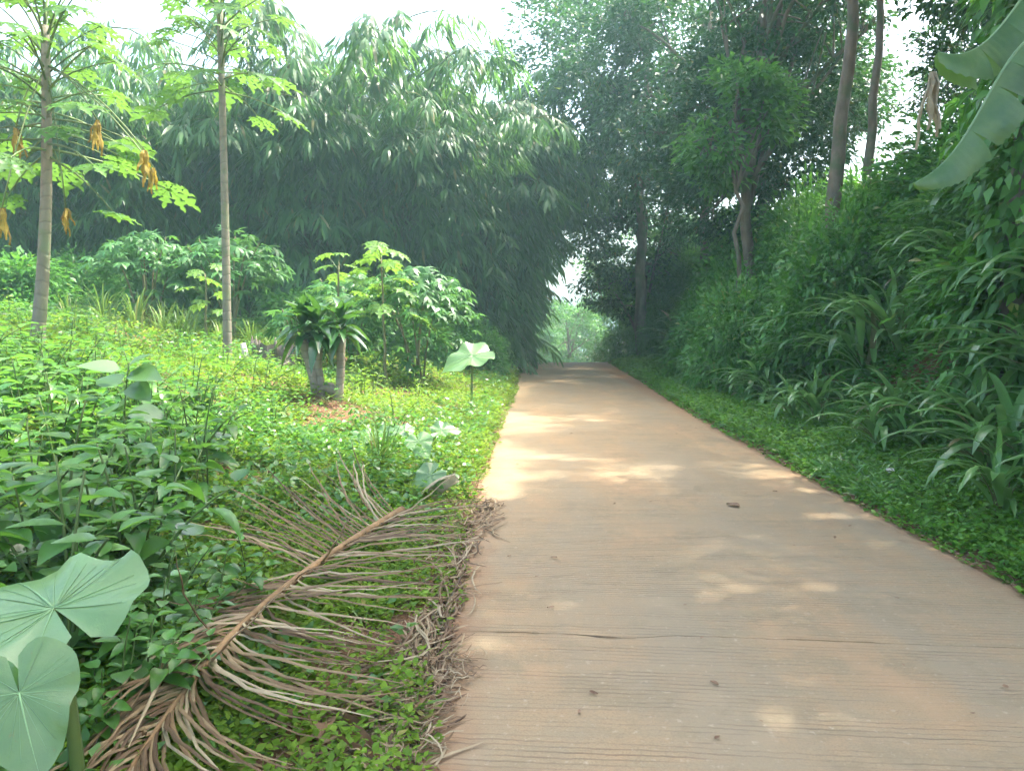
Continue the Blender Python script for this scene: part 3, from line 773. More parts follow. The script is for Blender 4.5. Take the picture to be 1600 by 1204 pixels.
# ================================================================== DRACAENA
dp = Vector((DRAC.x, DRAC.y, Tz(DRAC.x, DRAC.y)))
t = thing('dracaena', 'dark glossy strap leaved dracaena on two stout pale stems', 'dracaena', dp)
r_ = np.random.default_rng(61)
V_, Q_ = grid_leaf(lance, 7, .55, .35); b = MB(); b.add(V_ * [.40, 1, 1], Q_); DL1 = b.mesh('leaf', 'dracaena_leaf', True)
V_, Q_ = grid_leaf(lance, 7, 1.15, .3); b = MB(); b.add(V_ * [.42, 1, 1], Q_); DL2 = b.mesh('leaf', 'dracaena_leaf', True)
tops = []
for sx_, ex, h_, rd in ((-.16, -.27, .66, .055), (.16, .17, .68, .05), (-.10, -.10, .66, .05)):
    b = MB(); sp = bez((sx_ * .7, .02, -.1), (sx_ * 1.1, .0, .3), (ex, .0, h_), 9) + r_.normal(0, .004, (9, 3))
    b.tube(sp, np.array([1.25, 1.1, 1.0, .95, .97, .95, 1.0, 1.05, 1.0]) * rd, 10); ob('stem', b.mesh('stem', 'pale_bark', True), t)
    tops.append(sp[-1])
b = MB(); b.tube([(-.17, 0, .0), (-.05, .03, .12), (.03, .02, .1), (.12, .03, .02)], [.05, .07, .07, .045], 8); ob('root_collar', b.mesh('root_collar', 'pale_bark', True), t)
for i in range(84):
    tp = tops[i % 3]; a = i * 2.4 + r_.normal(0, .25); u = i / 84
    el = -.05 + 1.45 * u + r_.normal(0, .12)
    p = tp + np.array([math.cos(a) * .03, math.sin(a) * .03, -.02 + .30 * u])
    d = (math.cos(a) * math.cos(el), math.sin(a) * math.cos(el), math.sin(el))
    ob('leaf', DL1 if u > .55 else DL2, t, frame(p, d, (-.3 * math.cos(a) * math.sin(el), -.3 * math.sin(a) * math.sin(el), 1.0), r_.uniform(.23, .34) * (1 - .05 * u)))

# ================================================================== TARO (elephant ear)
def taro_blade(seed, cup=.15, tipdroop=.25, wavy=.02, ncol=18, nrow=7):
    """heart shaped blade: petiole joins at the origin, tip along +y, two back lobes"""
    r_ = np.random.default_rng(seed)
    th = np.linspace(-math.pi * .965, math.pi * .965, ncol * 2 + 1)
    V = [[0, 0, 0]]; Tt = []; Q = []
    def rad(a):
        k = abs(a) / math.pi
        tip = 1.0 - .42 * min(1, k / .28) ** .75
        if k > .28: tip = .58 + .10 * math.sin((k - .28) / .72 * math.pi * .92) - .02
        if k > .9: tip *= 1 - (k - .9) * 3.2
        return tip
    ph = r_.uniform(0, 6)
    for i in range(1, nrow + 1):
        f = i / nrow
        for a in th:
            q = rad(a) * f; x_ = math.sin(a) * q * 1.02; y_ = math.cos(a) * q
            z = cup * q * q * abs(math.sin(a)) - tipdroop * max(0, y_) ** 2 - .12 * max(0, -y_) ** 2 + wavy * f * f * math.sin(a * 7 + ph) * 1.2 + .012 * math.cos(a * 12) * f
            V.append([x_, y_, z])
    m_ = len(th)
    for j in range(m_ - 1): Tt.append([0, 1 + j + 1, 1 + j])
    for i in range(nrow - 1):
        for j in range(m_ - 1):
            a_ = 1 + i * m_ + j; Q.append([a_, a_ + 1, a_ + m_ + 1, a_ + m_])
    b = MB(); b.add(np.array(V), np.array(Q), np.array(Tt)); V = np.array(V)
    vb = MB()
    for a in (0, .25, -.25, .42, -.42, .6, -.6, .8, -.8, 1.02, -1.02, 1.25, -1.25, 1.52, -1.52, 1.8, -1.8, 2.1, -2.1, 2.45, -2.45):
        j = int(np.argmin(abs(th - a)))
        pts = [V[0]] + [V[1 + i * m_ + j] for i in range(nrow)]
        pts = np.array(pts)[: nrow + 1 if a == 0 else nrow]
        vb.tube(pts + [0, 0, .004], np.linspace(.013 if a == 0 else .006 if abs(a) in (.42, .8, 1.25, 1.8, 2.45) else .0028, .0015, len(pts)), 5)
    return b.mesh('blade', 'taro_leaf', True), vb.mesh('vein', 'vein', True)
TB = [taro_blade(1, .15, .25, .05), taro_blade(2, .3, .35, .06), taro_blade(3, .05, .2, .045)]
def taro(label, base, leaves, cat='taro'):
    """leaves: (blade index, petiole joint world pos, tip dir, normal, size)"""
    base = Vector(base)
    t = thing('taro_plant', label, cat, base)
    for (k, pj, td, nr, sz) in leaves:
        pj = Vector(pj) - base
        bl = ob('leaf', TB[k][0], t, frame(pj, td, nr, sz))
        v = ob('vein', TB[k][1], bl)
        b = MB(); m_ = Vector((pj.x * .35, pj.y * .35, pj.z * .75)); b.tube(bez((0, 0, -.05), m_, pj, 9), np.linspace(.022, .010, 9) * min(1, sz * 3.4), 7)
        ps = ob('petiole', b.mesh('petiole', 'green_stem', True), bl); ps.matrix_basis = bl.matrix_basis.inverted()
    return t
# two big leaves in the lower left corner
pj = at(84, 950, 2.02)
taro('big taro leaf spread flat in the lower left corner, above the heart shaped one', (pj.x + .03, 2.05, Tz(pj.x, 2.05)), [(0, pj, (-.75, .62, .16), (.12, -.55, 1), .36)])
pj = at(30, 1082, 1.72)
taro('large heart shaped taro leaf facing the camera in the bottom left corner', (pj.x - .06, 1.85, Tz(pj.x, 1.85)), [(2, pj, (.40, -.42, -.62), (.28, -.9, .62), .20), (1, at(-30, 1120, 1.75), (-.6, -.3, -.5), (-.2, -.8, .8), .2)])
pj = at(414, 826, 4.75)
taro('small pale taro leaf hanging beside the dry palm frond', (pj.x - .08, 4.9, Tz(pj.x, 4.9)), [(2, pj, (-.12, -.45, -.95), (0, -1, .35), .185)])
pj = at(738, 556, 11.2)
taro('taro with one broad pale leaf held up beside the lane', (pj.x - .02, 11.3, Tz(pj.x, 11.3)), [(0, pj, (-.85, -.25, -.28), (-.05, -.5, 1), .52)])
pj = at(572, 682, 7.2)
taro('taro with a pale leaf below the dracaena mound', (pj.x, 7.4, Tz(pj.x, 7.4)), [(0, pj, (-.6, -.75, -.35), (-.2, -.4, 1), .25), (1, at(596, 676, 7.5), (.8, -.3, .2), (0, -.5, 1), .18)])
pj = at(655, 690, 7.0)
taro('taro with bright green heart leaves between the dracaena and the lane', (pj.x, 7.2, Tz(pj.x, 7.2)), [(2, pj, (.35, -.6, -.5), (.1, -.8, .6), .20), (1, at(690, 672, 7.3), (.8, .1, .1), (0, -.5, 1), .19), (0, at(632, 672, 7.5), (-.8, 0, .1), (0, -.4, 1), .17)])
pj = at(672, 742, 6.0)
taro('fallen taro leaf drooping over beside the tan curled sheath', (pj.x, 6.1, Tz(pj.x, 6.1)), [(2, pj, (-.7, -.4, -.5), (-.3, -.7, .6), .2)])

# curled tan leaf sheath by the taro
def sheet(name, fn, nu, nv, mat, parent=None, mw=None):
    V = np.array([fn(i / nu, j / nv) for i in range(nu + 1) for j in range(nv + 1)]); n1 = nv + 1
    ii = (np.arange(nu)[:, None] * n1 + np.arange(nv)[None]).ravel()
    b = MB(); b.add(V, np.stack([ii, ii + 1, ii + n1 + 1, ii + n1], -1))
    return ob(name, b.mesh(name, mat, True), parent, mw)
pc = at(690, 745, 5.9)
o = sheet('leaf_sheath', lambda u, v: ((u - .5) * .30, math.cos((v - .5) * 4.2) * .06 * (1 - .4 * u), math.sin((v - .5) * 4.2) * .075 * (1 - .5 * u) + .03 * math.sin(u * 3)), 10, 12, 'pale_sheath')
o.matrix_world = Matrix.Translation((pc.x, pc.y, Tz(pc.x, pc.y) + .13)) @ Matrix.Rotation(R(20), 4, 'Z') @ Matrix.Rotation(R(-32), 4, 'Y')
tag(o, 'curled tan dry leaf sheath standing in the weeds by the lane', 'leaf sheath')

# ================================================================== BANANA
def banana_leaf(parent, base, pts, wid, seed, droop=R(52), tears=(), tipw=.05):
    """pts: midrib in world space from stalk to tip"""
    r_ = np.random.default_rng(seed)
    Pm = np.array([tuple(Vector(p) - base) for p in pts]); k = np.linspace(0, 1, len(Pm))
    n_ = 150; t = np.linspace(0, 1, n_)
    def smooth(c): 
        co = np.polyfit(k, c, min(3, len(Pm) - 1)); return np.polyval(co, t)
    C = np.stack([smooth(Pm[:, q]) for q in range(3)], -1)
    tg = norm(np.gradient(C, axis=0)); lat = norm(np.cross(tg, [0, 0, 1.0])); up = np.cross(lat, tg)
    wd = wid * np.sin(np.pi * np.clip(t * .93 + .06, 0, 1)) ** .55
    lb = MB()
    for sgn in (-1, 1):
        cuts = sorted([0] + [int(c * n_) for c in tears] + [n_ - 1])
        for a_, b_ in zip(cuts[:-1], cuts[1:]):
            if b_ - a_ < 3: continue
            wj = r_.uniform(.86, 1.06)
            ex = r_.normal(0, .22); V = []; Q = []; K = 6
            for i in range(a_, b_ + 1):
                for j in range(K):
                    f = j / (K - 1); an = droop * (.72 + .28 * f) + ex * f
                    sh = (.5 - (i - a_) / max(1, b_ - a_)) * .07 * f * f
                    q = C[i] + (lat[i] * sgn * math.cos(an) - up[i] * math.sin(an)) * wd[i] * wj * f + tg[i] * (sh + .10 * wid * f) + up[i] * .006 * math.sin(i * 1.9) * f ** .5 + lat[i] * .012 * math.sin(i * .21 + seed) * f
                    V.append(q)
            m_ = b_ - a_
            ii = (np.arange(m_)[:, None] * K + np.arange(K - 1)[None]).ravel()
            Q = np.stack([ii, ii + 1, ii + K + 1, ii + K], -1); lb.add(np.array(V), Q)
    lf = ob('leaf', lb.mesh('leaf', 'banana_leaf', True), parent)
    mb = MB(); mb.tube(C - up * .006, np.linspace(.016, .004, n_), 6); ob('midrib', mb.mesh('midrib', 'vein', True), lf)
bb = Vector((4.15, 4.3, Tz(4.15, 4.3)))
t = thing('banana_plant', 'banana plant whose broad leaves hang into the upper right corner', 'banana plant', bb)
crown_ = bb + Vector((-.05, 0, 2.35))
b = MB(); b.tube([(0, 0, -.1), (0, 0, .8), (-.03, 0, 1.7), (-.05, 0, 2.45)], [.13, .11, .09, .05], 12); ob('pseudostem', b.mesh('pseudostem', 'green_stem', True), t)
banana_leaf(t, bb, [crown_, at(1720, 20, 4.5), at(1600, 92, 4.6), at(1520, 170, 4.55), at(1430, 288, 4.45)], .27, 1, R(66), (.30, .43, .56, .64, .78))
banana_leaf(t, bb, [crown_, at(1750, -70, 4.8), at(1640, -30, 4.9), at(1560, 28, 4.9), at(1468, 84, 4.8)], .36, 2, R(72), (.35, .48, .62, .72, .85))
banana_leaf(t, bb, [crown_, at(1760, 120, 4.1), at(1680, 190, 4.0), at(1620, 270, 3.95), at(1590, 345, 3.9)], .16, 3, R(50), (.5,))
banana_leaf(t, bb, [crown_, bb + Vector((.3, -.3, 3.0)), bb + Vector((.8, -.8, 3.0)), bb + Vector((1.3, -1.2, 2.4))], .28, 4, R(40), (.3, .5, .7))
pc = at(1458, 112, 6.5)
wm = wilted_mesh(15); wm.materials.clear(); wm.materials.append(M['pale_sheath'])
o = ob('dead_banana_leaf', wm); o.scale = (.5, .5, .62)
o.location = pc
tag(o, 'dry brown banana leaf hanging straight down beside the sky gap', 'dead leaf')

# ================================================================== SHRUBS ON THE BANK
def shrub_meshes(seed, H, Rd, ncl, nl, ll, lw, mat, tm, rc=.3):
    r_ = np.random.default_rng(seed); sb = MB(); lb = MB()
    cen = norm(r_.normal(size=(ncl, 3))) * (r_.uniform(.1, 1, ncl) ** .4)[:, None]
    cen[:, 2] = np.abs(cen[:, 2]) * 1.0
    cen = cen * [Rd, Rd, H * .85] + [0, 0, H * .12]
    for i in range(9):
        c_ = cen[r_.integers(ncl)]; sb.tube(bez((r_.normal(0, .1), r_.normal(0, .1), -.1), (c_[0] * .3, c_[1] * .3, c_[2] * .7), c_, 6), np.linspace(.025, .006, 6), 5, False)
    ci = np.repeat(np.arange(ncl), nl); n_ = len(ci)
    off = r_.normal(0, 1, (n_, 3)) * rc * .5
    P = cen[ci] + off
    D = norm(P * [1, 1, .3]) + norm(off) * .6 + r_.normal(0, .4, (n_, 3)) + [0, 0, -.45]
    N = norm(P * [.6, .6, .3]) * .5 + [0, 0, .9] + r_.normal(0, .35, (n_, 3))
    s_ = r_.uniform(.6, 1.25, n_)
    V_, F_ = scat(tm, P, D, N, ll * s_, lw * s_); lb.add(V_, T=F_)
    return sb.mesh('stems', 'weed_stem', True), lb.mesh('foliage', mat)
SH = [shrub_meshes(71, 1.7, 1.1, 110, 48, .15, .06, 'shrub_leaf', t_mid()),
      shrub_meshes(72, 1.5, 1.2, 100, 44, .19, .085, 'shrub_leaf', t_mid()),
      shrub_meshes(73, 1.6, 1.0, 120, 55, .11, .05, 'light_leaf', t_mid())]
def put_shrub(k, label, x, y, rz, sc, szz=None, group=None, dz=0):
    t = thing('shrub', label, 'shrub', (x, y, Tz(x, y) - .1 + dz), rz, sc, group)
    if szz: t.scale = (sc, sc, szz)
    ob('stems', SH[k][0], t); ob('foliage', SH[k][1], t)
G_ = 'shrubs crowded along the bank'
r_ = np.random.default_rng(75)
for y in np.arange(5.2, 31, 1.05):
    for row, (off, sc0) in enumerate(((1.95, .58), (2.9, .85), (3.9, 1.05), (5.0, 1.1))):
        x = float(eR(y)) + off + r_.normal(0, .25)
        yy_ = y + r_.normal(0, .25)
        if row == 0 and r_.random() < .45: continue
        put_shrub(int(r_.choice(3, p=[.4, .3, .3])), 'green leafy shrub in the tangle along the bank beside the lane', x, yy_, r_.uniform(0, 6.28), sc_ := sc0 * r_.uniform(.85, 1.2), (sc_ * (1.0 + .85 * float(sstep(11, 15, y)) * (row < 2))), group=G_)
for x, y, q in ((4.25, 14.5, .75), (4.45, 15.4, .8), (4.75, 16.4, .85), (4.6, 18.0, .8), (5.1, 12.2, .85)):
    put_shrub(int(y) % 2, 'green leafy shrub in the tangle along the bank beside the lane', x, y, y, q, q * 1.7, group=G_)
put_shrub(2, 'bright green shrub at the right edge of the crest', 4.3, 31.5, .4, 1.1)
put_shrub(0, 'dark shrub under the bamboo at the left edge of the crest', -.4, 27.5, 2, 1.0)
put_shrub(0, 'dark green shrub at the foot of the bamboo where the lane begins to narrow', -.9, 23.5, 1.0, .95)
for i, (px, d) in enumerate([(560, 17.0), (660, 17.5), (740, 18.5), (470, 17.0), (130, 15.5), (30, 14.0)]):
    p = gat(px, d); put_shrub(i % 2, 'shaded shrub at the foot of the bamboo ' + ['behind the dracaena', 'behind the young papaya', 'nearest the lane', 'right of the tallest cassava', 'right of the thick papaya', 'left of the thick papaya'][i], p.x, p.y, i, .8, group='shrubs at the foot of the bamboo')

# ---- cane grass clumps
def blade_mesh(seed, droop, mat='cane_leaf', wr=.055):
    r_ = np.random.default_rng(seed); V = []; Q = []; n_ = 8
    p = np.zeros(3); el = .75
    for i in range(n_ + 1):
        t = i / n_; wd = wr * (math.sin(math.pi * min(1, .08 + t * .92)) ** .6) * (1 if t < 1 else .05)
        V += [[-wd, p[1], p[2] + wd * .35], [0, p[1], p[2]], [wd, p[1], p[2] + wd * .35]]
        e = el - droop * t ** 1.2
        p = p + np.array([0, math.cos(e), math.sin(e)]) / n_
    for i in range(n_):
        a_ = 3 * i; Q += [[a_, a_ + 1, a_ + 4, a_ + 3], [a_ + 1, a_ + 2, a_ + 5, a_ + 4]]
    b = MB(); b.add(np.array(V), np.array(Q)); return b.mesh('blade', mat, True)
BL = [blade_mesh(1, 1.5), blade_mesh(2, 1.9, wr=.045), blade_mesh(3, 2.3, wr=.06), blade_mesh(4, 1.2, wr=.05)]
GBL = [blade_mesh(5, 1.2, 'grass_leaf', .016), blade_mesh(6, 1.8, 'grass_leaf', .014), blade_mesh(7, .7, 'grass_leaf', .016)]
def grass_proto(seed, n_, blades, lo, hi, lean=(-.5, -.4), stems=True, cat='grass', spread=.12):
    r_ = np.random.default_rng(seed)
    t = bpy.data.objects.new('grass_clump', None); COL.objects.link(t); t.empty_display_size = .1
    if stems:
        for i in range(5):
            a = r_.uniform(0, 6.28); b = MB()
            e_ = (lean[0] * .5 + math.cos(a) * .2, lean[1] * .5 + math.sin(a) * .2, r_.uniform(.35, .6))
            b.tube(bez((math.cos(a) * .05, math.sin(a) * .05, -.05), (math.cos(a) * .06, math.sin(a) * .06, .3), e_, 6), np.linspace(.008, .004, 6), 5)
            ob('stem', b.mesh('stem', 'cane_stem', True), t)
    for i in range(n_):
        a = r_.uniform(0, 6.28)
        h = r_.uniform(0, .5) if stems else 0
        d = Vector((math.cos(a) * .7 + lean[0], math.sin(a) * .7 + lean[1], r_.uniform(-.1, .5) if stems else r_.uniform(.2, 1.2)))
        p = Vector((math.cos(a) * spread * r_.random() + lean[0] * h * .8, math.sin(a) * spread * r_.random() + lean[1] * h * .8, h))
        ob('blade', blades[r_.integers(len(blades))], t, frame(p, d, (0, 0, 1), r_.uniform(lo, hi)))
    return t
GP = [grass_proto(81 + k, 24, BL, .5, 1.0, (-.65, -.3)) for k in range(3)]
usedp = set()
def put_grass(protos, k, label, cat, x, y, rz, sc, group, dz=0.0):
    p_ = protos[k]
    t = p_ if id(p_) not in usedp else copy_tree(p_)
    usedp.add(id(p_))
    t.location = (x, y, Tz(x, y) + dz); t.rotation_euler = (0, 0, rz); t.scale = (sc,) * 3
    tag(t, label, cat, group); return t
r_ = np.random.default_rng(85)
for y in np.arange(4.6, 24, .62):
    for off in (1.15, 1.55, 1.95, 2.4, 2.9):
        if r_.random() < .18 + .016 * y: continue
        x = float(eR(y)) + off + r_.normal(0, .15)
        put_grass(GP, int(r_.integers(3)), 'arching broad bladed grass clump on the shaded face of the bank', 'grass clump', x, y + r_.normal(0, .2), r_.normal(0, .5), r_.uniform(.8, 1.3) * (1.05 if off > 1.6 else .72), 'broad bladed grasses on the bank')
p = gat(1580, 5.4)
put_grass(GP, 1, 'wide bladed grass clump at the frame edge at the foot of the bank', 'grass clump', p.x, p.y, .4, .72, None)
LG = [grass_proto(91 + k, 34, GBL, .45, .8, (0, 0), False, spread=.16) for k in range(2)]
for i, (px, d) in enumerate([(165, 12.6), (215, 13.0), (255, 12.8), (300, 13.2), (345, 12.9), (395, 13.4), (110, 12.5), (285, 12.0), (430, 13.2)]):
    p = gat(px, d); put_grass(LG, i % 2, 'fine bladed grass tuft ' + ['left of the round cassava bush', 'left in front of the round cassava', 'right in front of the round cassava', 'left behind the papaya seedling', 'just behind the slim papaya trunk', 'behind the short pale cut branch', 'right of the thick papaya trunk', 'in front of the papaya seedling', 'behind the grey stump'][i], 'grass clump', p.x, p.y, i * 1.3, r_.uniform(.8, 1.1), 'grass tufts in front of the cassava')
p = gat(590, 6.6)
put_grass(LG, 0, 'upright green grass tuft between the dracaena and the taro leaves', 'grass clump', p.x, p.y, .7, .75, None)

# bare red soil patches in the garden
soil = [(gpt(px, py), rx, ry) for px, py, rx, ry in [(290, 556, .9, .35), (300, 622, .5, .3), (425, 603, .5, .3), (505, 668, .22, .55), (540, 650, .4, .25), (50, 750, .3, .3), (455, 590, .4, .3), (240, 640, .4, .3)]]
def soilf(x, y):
    q = np.ones(np.shape(x))
    for c_, rx, ry in soil: q = np.where(((x - c_.x) / rx) ** 2 + ((y - c_.y) / ry) ** 2 < 1 + .5 * vnoise(x, y, 6, 3), .06, q)
    return q
# ================================================================== BROADLEAF WEEDS
V_, Q_ = grid_leaf(ovate, 6, .22, .22); b = MB(); b.add(V_ * [.62, 1, 1], Q_); WL1 = b.mesh('leaf', 'weed_leaf', True)
V_, Q_ = grid_leaf(ovate, 6, .40, .3); b = MB(); b.add(V_ * [.66, 1, 1], Q_); WL2 = b.mesh('leaf', 'weed_leaf', True)
V_, Q_ = grid_leaf(ovate, 4, .3, .25); b = MB(); b.add(V_ * [.5, 1, 1], Q_); WL3 = b.mesh('leaf', 'sun_leaf', True)
V_, Q_ = grid_leaf(ovate, 6, .12, .12); b = MB(); b.add(V_ * [.72, 1, 1], Q_); PL1 = b.mesh('leaf', 'pale_leaf', True)
def weed_proto(seed, H, pairs, ls, leafset, branch=2):
    r_ = np.random.default_rng(seed)
    t = bpy.data.objects.new('broadleaf_weed', None); COL.objects.link(t); t.empty_display_size = .1
    for s in range(branch + 1):
        a = r_.uniform(0, 6.28); q = 0 if s == 0 else .28
        sp = bez((0, 0, -.05), (math.cos(a) * q * .4, math.sin(a) * q * .4, H * .5), (math.cos(a) * q + r_.normal(0, .03), math.sin(a) * q + r_.normal(0, .03), H * (1 if s == 0 else r_.uniform(.6, .9))), 8)
        b = MB(); b.tube(sp, np.linspace(.006, .003, 8), 5); ob('stem', b.mesh('stem', 'weed_stem', True), t)
        az = r_.uniform(0, 6.28)
        for k in range(pairs):
            u = .3 + .7 * k / (pairs - 1); p0 = [np.interp(u, np.linspace(0, 1, 8), sp[:, z]) for z in range(3)]
            az += 1.57 + r_.normal(0, .2)
            for m_ in (0, 1):
                aa = az + m_ * math.pi + r_.normal(0, .15); el = r_.uniform(-.25, .35) + .3 * (k == pairs - 1)
                d = (math.cos(aa), math.sin(aa), el)
                ob('leaf', leafset[r_.integers(len(leafset))], t, frame(Vector(p0) + Vector(d) * .02, d, (-.25 * d[0] + r_.normal(0, .2), -.25 * d[1] + r_.normal(0, .2), 1), ls * r_.uniform(.7, 1.2) * (1.1 - .35 * u)))
    return t
WP = [weed_proto(101, .42, 4, .125, [WL1, WL2]), weed_proto(102, .5, 4, .14, [WL1, WL2, PL1]), weed_proto(103, .36, 3, .115, [WL1, WL2])]
r_ = np.random.default_rng(105)
cnt = 0
pts = []
while cnt < 130:
    y = r_.uniform(2.3, 7.2); x = r_.uniform(-5.2, -1.2)
    if x < -.70 * y - .3: continue
    lim = np.interp(y, [2.2, 3.2, 4.3, 5.2, 6, 7.4], [-1.42, -1.6, -1.75, -2.05, -2.5, -3.0])
    if x > lim: continue
    if any((x - a_) ** 2 + (y - c_) ** 2 < .03 for a_, c_ in pts): continue
    pts.append((x, y)); cnt += 1
    put_grass(WP, int(r_.integers(3)), 'leafy green weed with pointed oval leaves in the bank of weeds beside the palm frond', 'weed', x, y, r_.uniform(0, 6.28), r_.uniform(.85, 1.35) * (1.15 if y < 4.4 else 1.0), 'weeds crowded left of the palm frond')
SP = [weed_proto(106, .34, 4, .085, [WL3]), weed_proto(107, .26, 3, .075, [WL3]), weed_proto(108, .42, 5, .08, [WL3, WL1])]
cnt = 0
while cnt < 85:
    y = r_.uniform(5.2, 12.5); x = r_.uniform(-7.5, -.6)
    if x < -.68 * y - .2 or (np.hypot(x - DRAC.x, y - DRAC.y) < .7) or vnoise(x, y, .9, 12) < -.25: continue
    if y < 7 and x > -1.6: continue
    if any(((x - c_.x) / rx) ** 2 + ((y - c_.y) / ry) ** 2 < 1.2 for c_, rx, ry in soil): continue
    cnt += 1
    put_grass(SP, int(r_.integers(3)), 'sunlit yellow green weed standing above the low greenery of the garden', 'weed', x, y, r_.uniform(0, 6.28), r_.uniform(.7, 1.25), 'sunlit weeds across the garden')
k_ = 0
for py in range(900, 1110, 26):
    for px in range(120, 420, 44):
        rx_ = np.interp(py, [838, 890, 938, 1004, 1092, 1215], [560, 480, 425, 350, 275, 196])
        if px > rx_ - 70 or px < 120 + (py > 980) * 20: continue
        q = gpt(px + r_.normal(0, 12), py, .12)
        put_grass(WP, k_ % 3, 'leafy green weed with pointed oval leaves in the bank of weeds beside the palm frond', 'weed', q.x, q.y, r_.uniform(0, 6.28), r_.uniform(.5, .8), 'weeds crowded left of the palm frond'); k_ += 1
# tall single stemmed sapling with pale shiny leaves
sb_ = gat(190, 5.0)
t = thing('sapling', 'tall thin sapling with pale shiny oval leaves above the weeds', 'sapling', sb_)
b = MB(); tp_ = at(202, 566, 4.9) - sb_; sp = bez((0, 0, -.1), (-.03, 0, tp_.z * .5), tp_, 10); b.tube(sp, np.linspace(.009, .005, 10), 6); ob('stem', b.mesh('stem', 'weed_stem', True), t)
for (lx, ly, tx, ty, nz_) in [(188, 578, 122, 566, 1), (200, 572, 234, 550, 1), (205, 580, 248, 588, .3), (204, 600, 232, 622, -.2), (188, 600, 150, 588, 1), (204, 640, 260, 655, .8), (196, 640, 150, 640, .9),
                              (200, 690, 255, 700, .3), (196, 680, 120, 690, .9), (198, 660, 230, 690, .1), (196, 630, 168, 640, .5)]:
    a_ = at(lx, ly, 4.95) - sb_; e_ = at(tx, ty, 4.95 + rng.uniform(-.12, .1)) - sb_
    ob('leaf', PL1, t, frame(a_, e_ - a_, (rng.normal(0, .2), -.35 - .5 * (1 - nz_), 1), (e_ - a_).length * 1.05))

# ================================================================== PALM FROND
rach = [(628, 796, .12), (560, 838, .16), (480, 890, .17), (425, 938, .16), (350, 1004, .15), (275, 1092, .13), (196, 1215, .09)]
RP = np.array([tuple(gpt(x, y, h)) for x, y, h in rach])
kk = np.linspace(0, 1, len(RP)); tt = np.linspace(0, 1, 40)
RC = np.stack([np.polyval(np.polyfit(kk, RP[:, q], 3), tt) for q in range(3)], -1)
fr = thing('palm_frond', 'big dry brown palm frond lying on the weeds beside the lane', 'palm frond', tuple(RC[20]))
org = RC[20].copy()
b = MB(); b.tube(RC - org, np.linspace(.026, .007, 40), 8); ob('midrib', b.mesh('midrib', 'rachis', True), fr)
r_ = np.random.default_rng(111)
def strip(pts, wd, fold=.7):
    """dry leaflet: narrow folded strip"""
    P = np.asarray(pts, float); n_ = len(P)
    tg = norm(np.gradient(P, axis=0)); s_ = norm(np.cross(tg, [0, 0, 1.0])); u = np.cross(s_, tg)
    w_ = np.broadcast_to(wd, (n_,))[:, None]
    V = np.stack([P - s_ * w_ + u * w_ * fold * -1, P + u * w_ * .25, P + s_ * w_ - u * w_ * fold], 1).reshape(-1, 3)
    i = np.arange(n_ - 1) * 3
    return V, np.concatenate([np.stack([i, i + 1, i + 4, i + 3], -1), np.stack([i + 1, i + 2, i + 5, i + 4], -1)])
def relax(P, h0=.02, amp=.015):
    """keep a strand just above the ground"""
    P = np.array(P)
    gz = T(P[:, 0], P[:, 1]); P[:, 2] = np.maximum(P[:, 2], gz + h0)
    return P
tgr = norm(np.gradient(RC, axis=0))
NLF = 102
for side in (1, -1):
    for i in range(NLF):
        if r_.random() < .07: continue
        u = (i + .5 * r_.random()) / NLF * .97 + .02
        p0 = np.array([np.interp(u, tt, RC[:, q]) for q in range(3)]); tg_ = np.array([np.interp(u, tt, tgr[:, q]) for q in range(3)])
        lat = norm(np.cross(tg_, [0, 0, 1.0])) * (-1)      # towards the lane
        if lat[0] < 0: lat = -lat
        ln = (.30 + .42 * math.sin(math.pi * min(1, .15 + u * .8))) * r_.uniform(.78, 1.12)
        if side == 1:
            d0 = lat * (.75 - .4 * u) + tg_ * (.2 + 1.6 * u) + np.array([0, 0, .3])
            ln = (.62 + .30 * math.sin(math.pi * u)) * r_.uniform(.7, 1.1) * (1 if u < .8 else .8)
            d1 = np.array([1.0, .10 + r_.normal(0, .12) - .12 * u, -.12])
            if u > .72: d1 = np.array([1.0, -.9 * (u - .72) / .28 + r_.normal(0, .15), -.2])
            if u < .3: d1 = np.array([1.0, .30 - .9 * u + r_.normal(0, .1), -.05])
        else:
            if u < .34:
                k_ = u / .34
                d0 = -lat * .8 + tg_ * -.1 + np.array([0, 0, .6 - .3 * k_]); d1 = np.array([-.25 - .75 * k_ + r_.normal(0, .14), .95 - .7 * k_, .55 - .5 * k_])
                ln *= 1.3 - .3 * k_
            elif u < .55:
                d0 = -lat * .8 + tg_ * .5 + np.array([0, 0, .15]); d1 = np.array([-.9, -.35 + r_.normal(0, .15), -.3]); ln *= r_.uniform(.35, .7)
            else:
                d0 = -lat * .5 + tg_ * .8 + np.array([0, 0, .4]); d1 = tg_ * 1.0 - lat * r_.uniform(-.35, .25) + np.array([0, 0, -.35]) + r_.normal(0, .15, 3)
        d0 = norm(norm(d0) + r_.normal(0, .10, 3)); d1 = norm(norm(d1) + r_.normal(0, .16, 3) * [1, 1, .5]); n_ = 9; P = [p0]
        if r_.random() < .12: d1 = norm(d1 + r_.normal(0, .5, 3)); ln *= r_.uniform(.5, 1)
        for j in range(1, n_):
            f = j / (n_ - 1); ee = 1.4 if side < 0 else 1.0 - .25 * u; dd = norm(d0 * (1 - f) ** ee + d1 * (1 - (1 - f) ** ee))
            P.append(P[-1] + dd * ln / (n_ - 1))
        P = np.array(P); P[2:] += r_.normal(0, .004, (n_ - 2, 3))
        P = relax(P, .035 + .05 * r_.random())
        wd = .0072 * np.array([.8, 1, 1.05, 1, .95, .85, .7, .5, .2]) * r_.uniform(.75, 1.15)
        V_, Q_ = strip(P - org, wd); b = MB(); b.add(V_, Q_)
        ob('leaflet', b.mesh('leaflet', 'palm_dry'), fr)

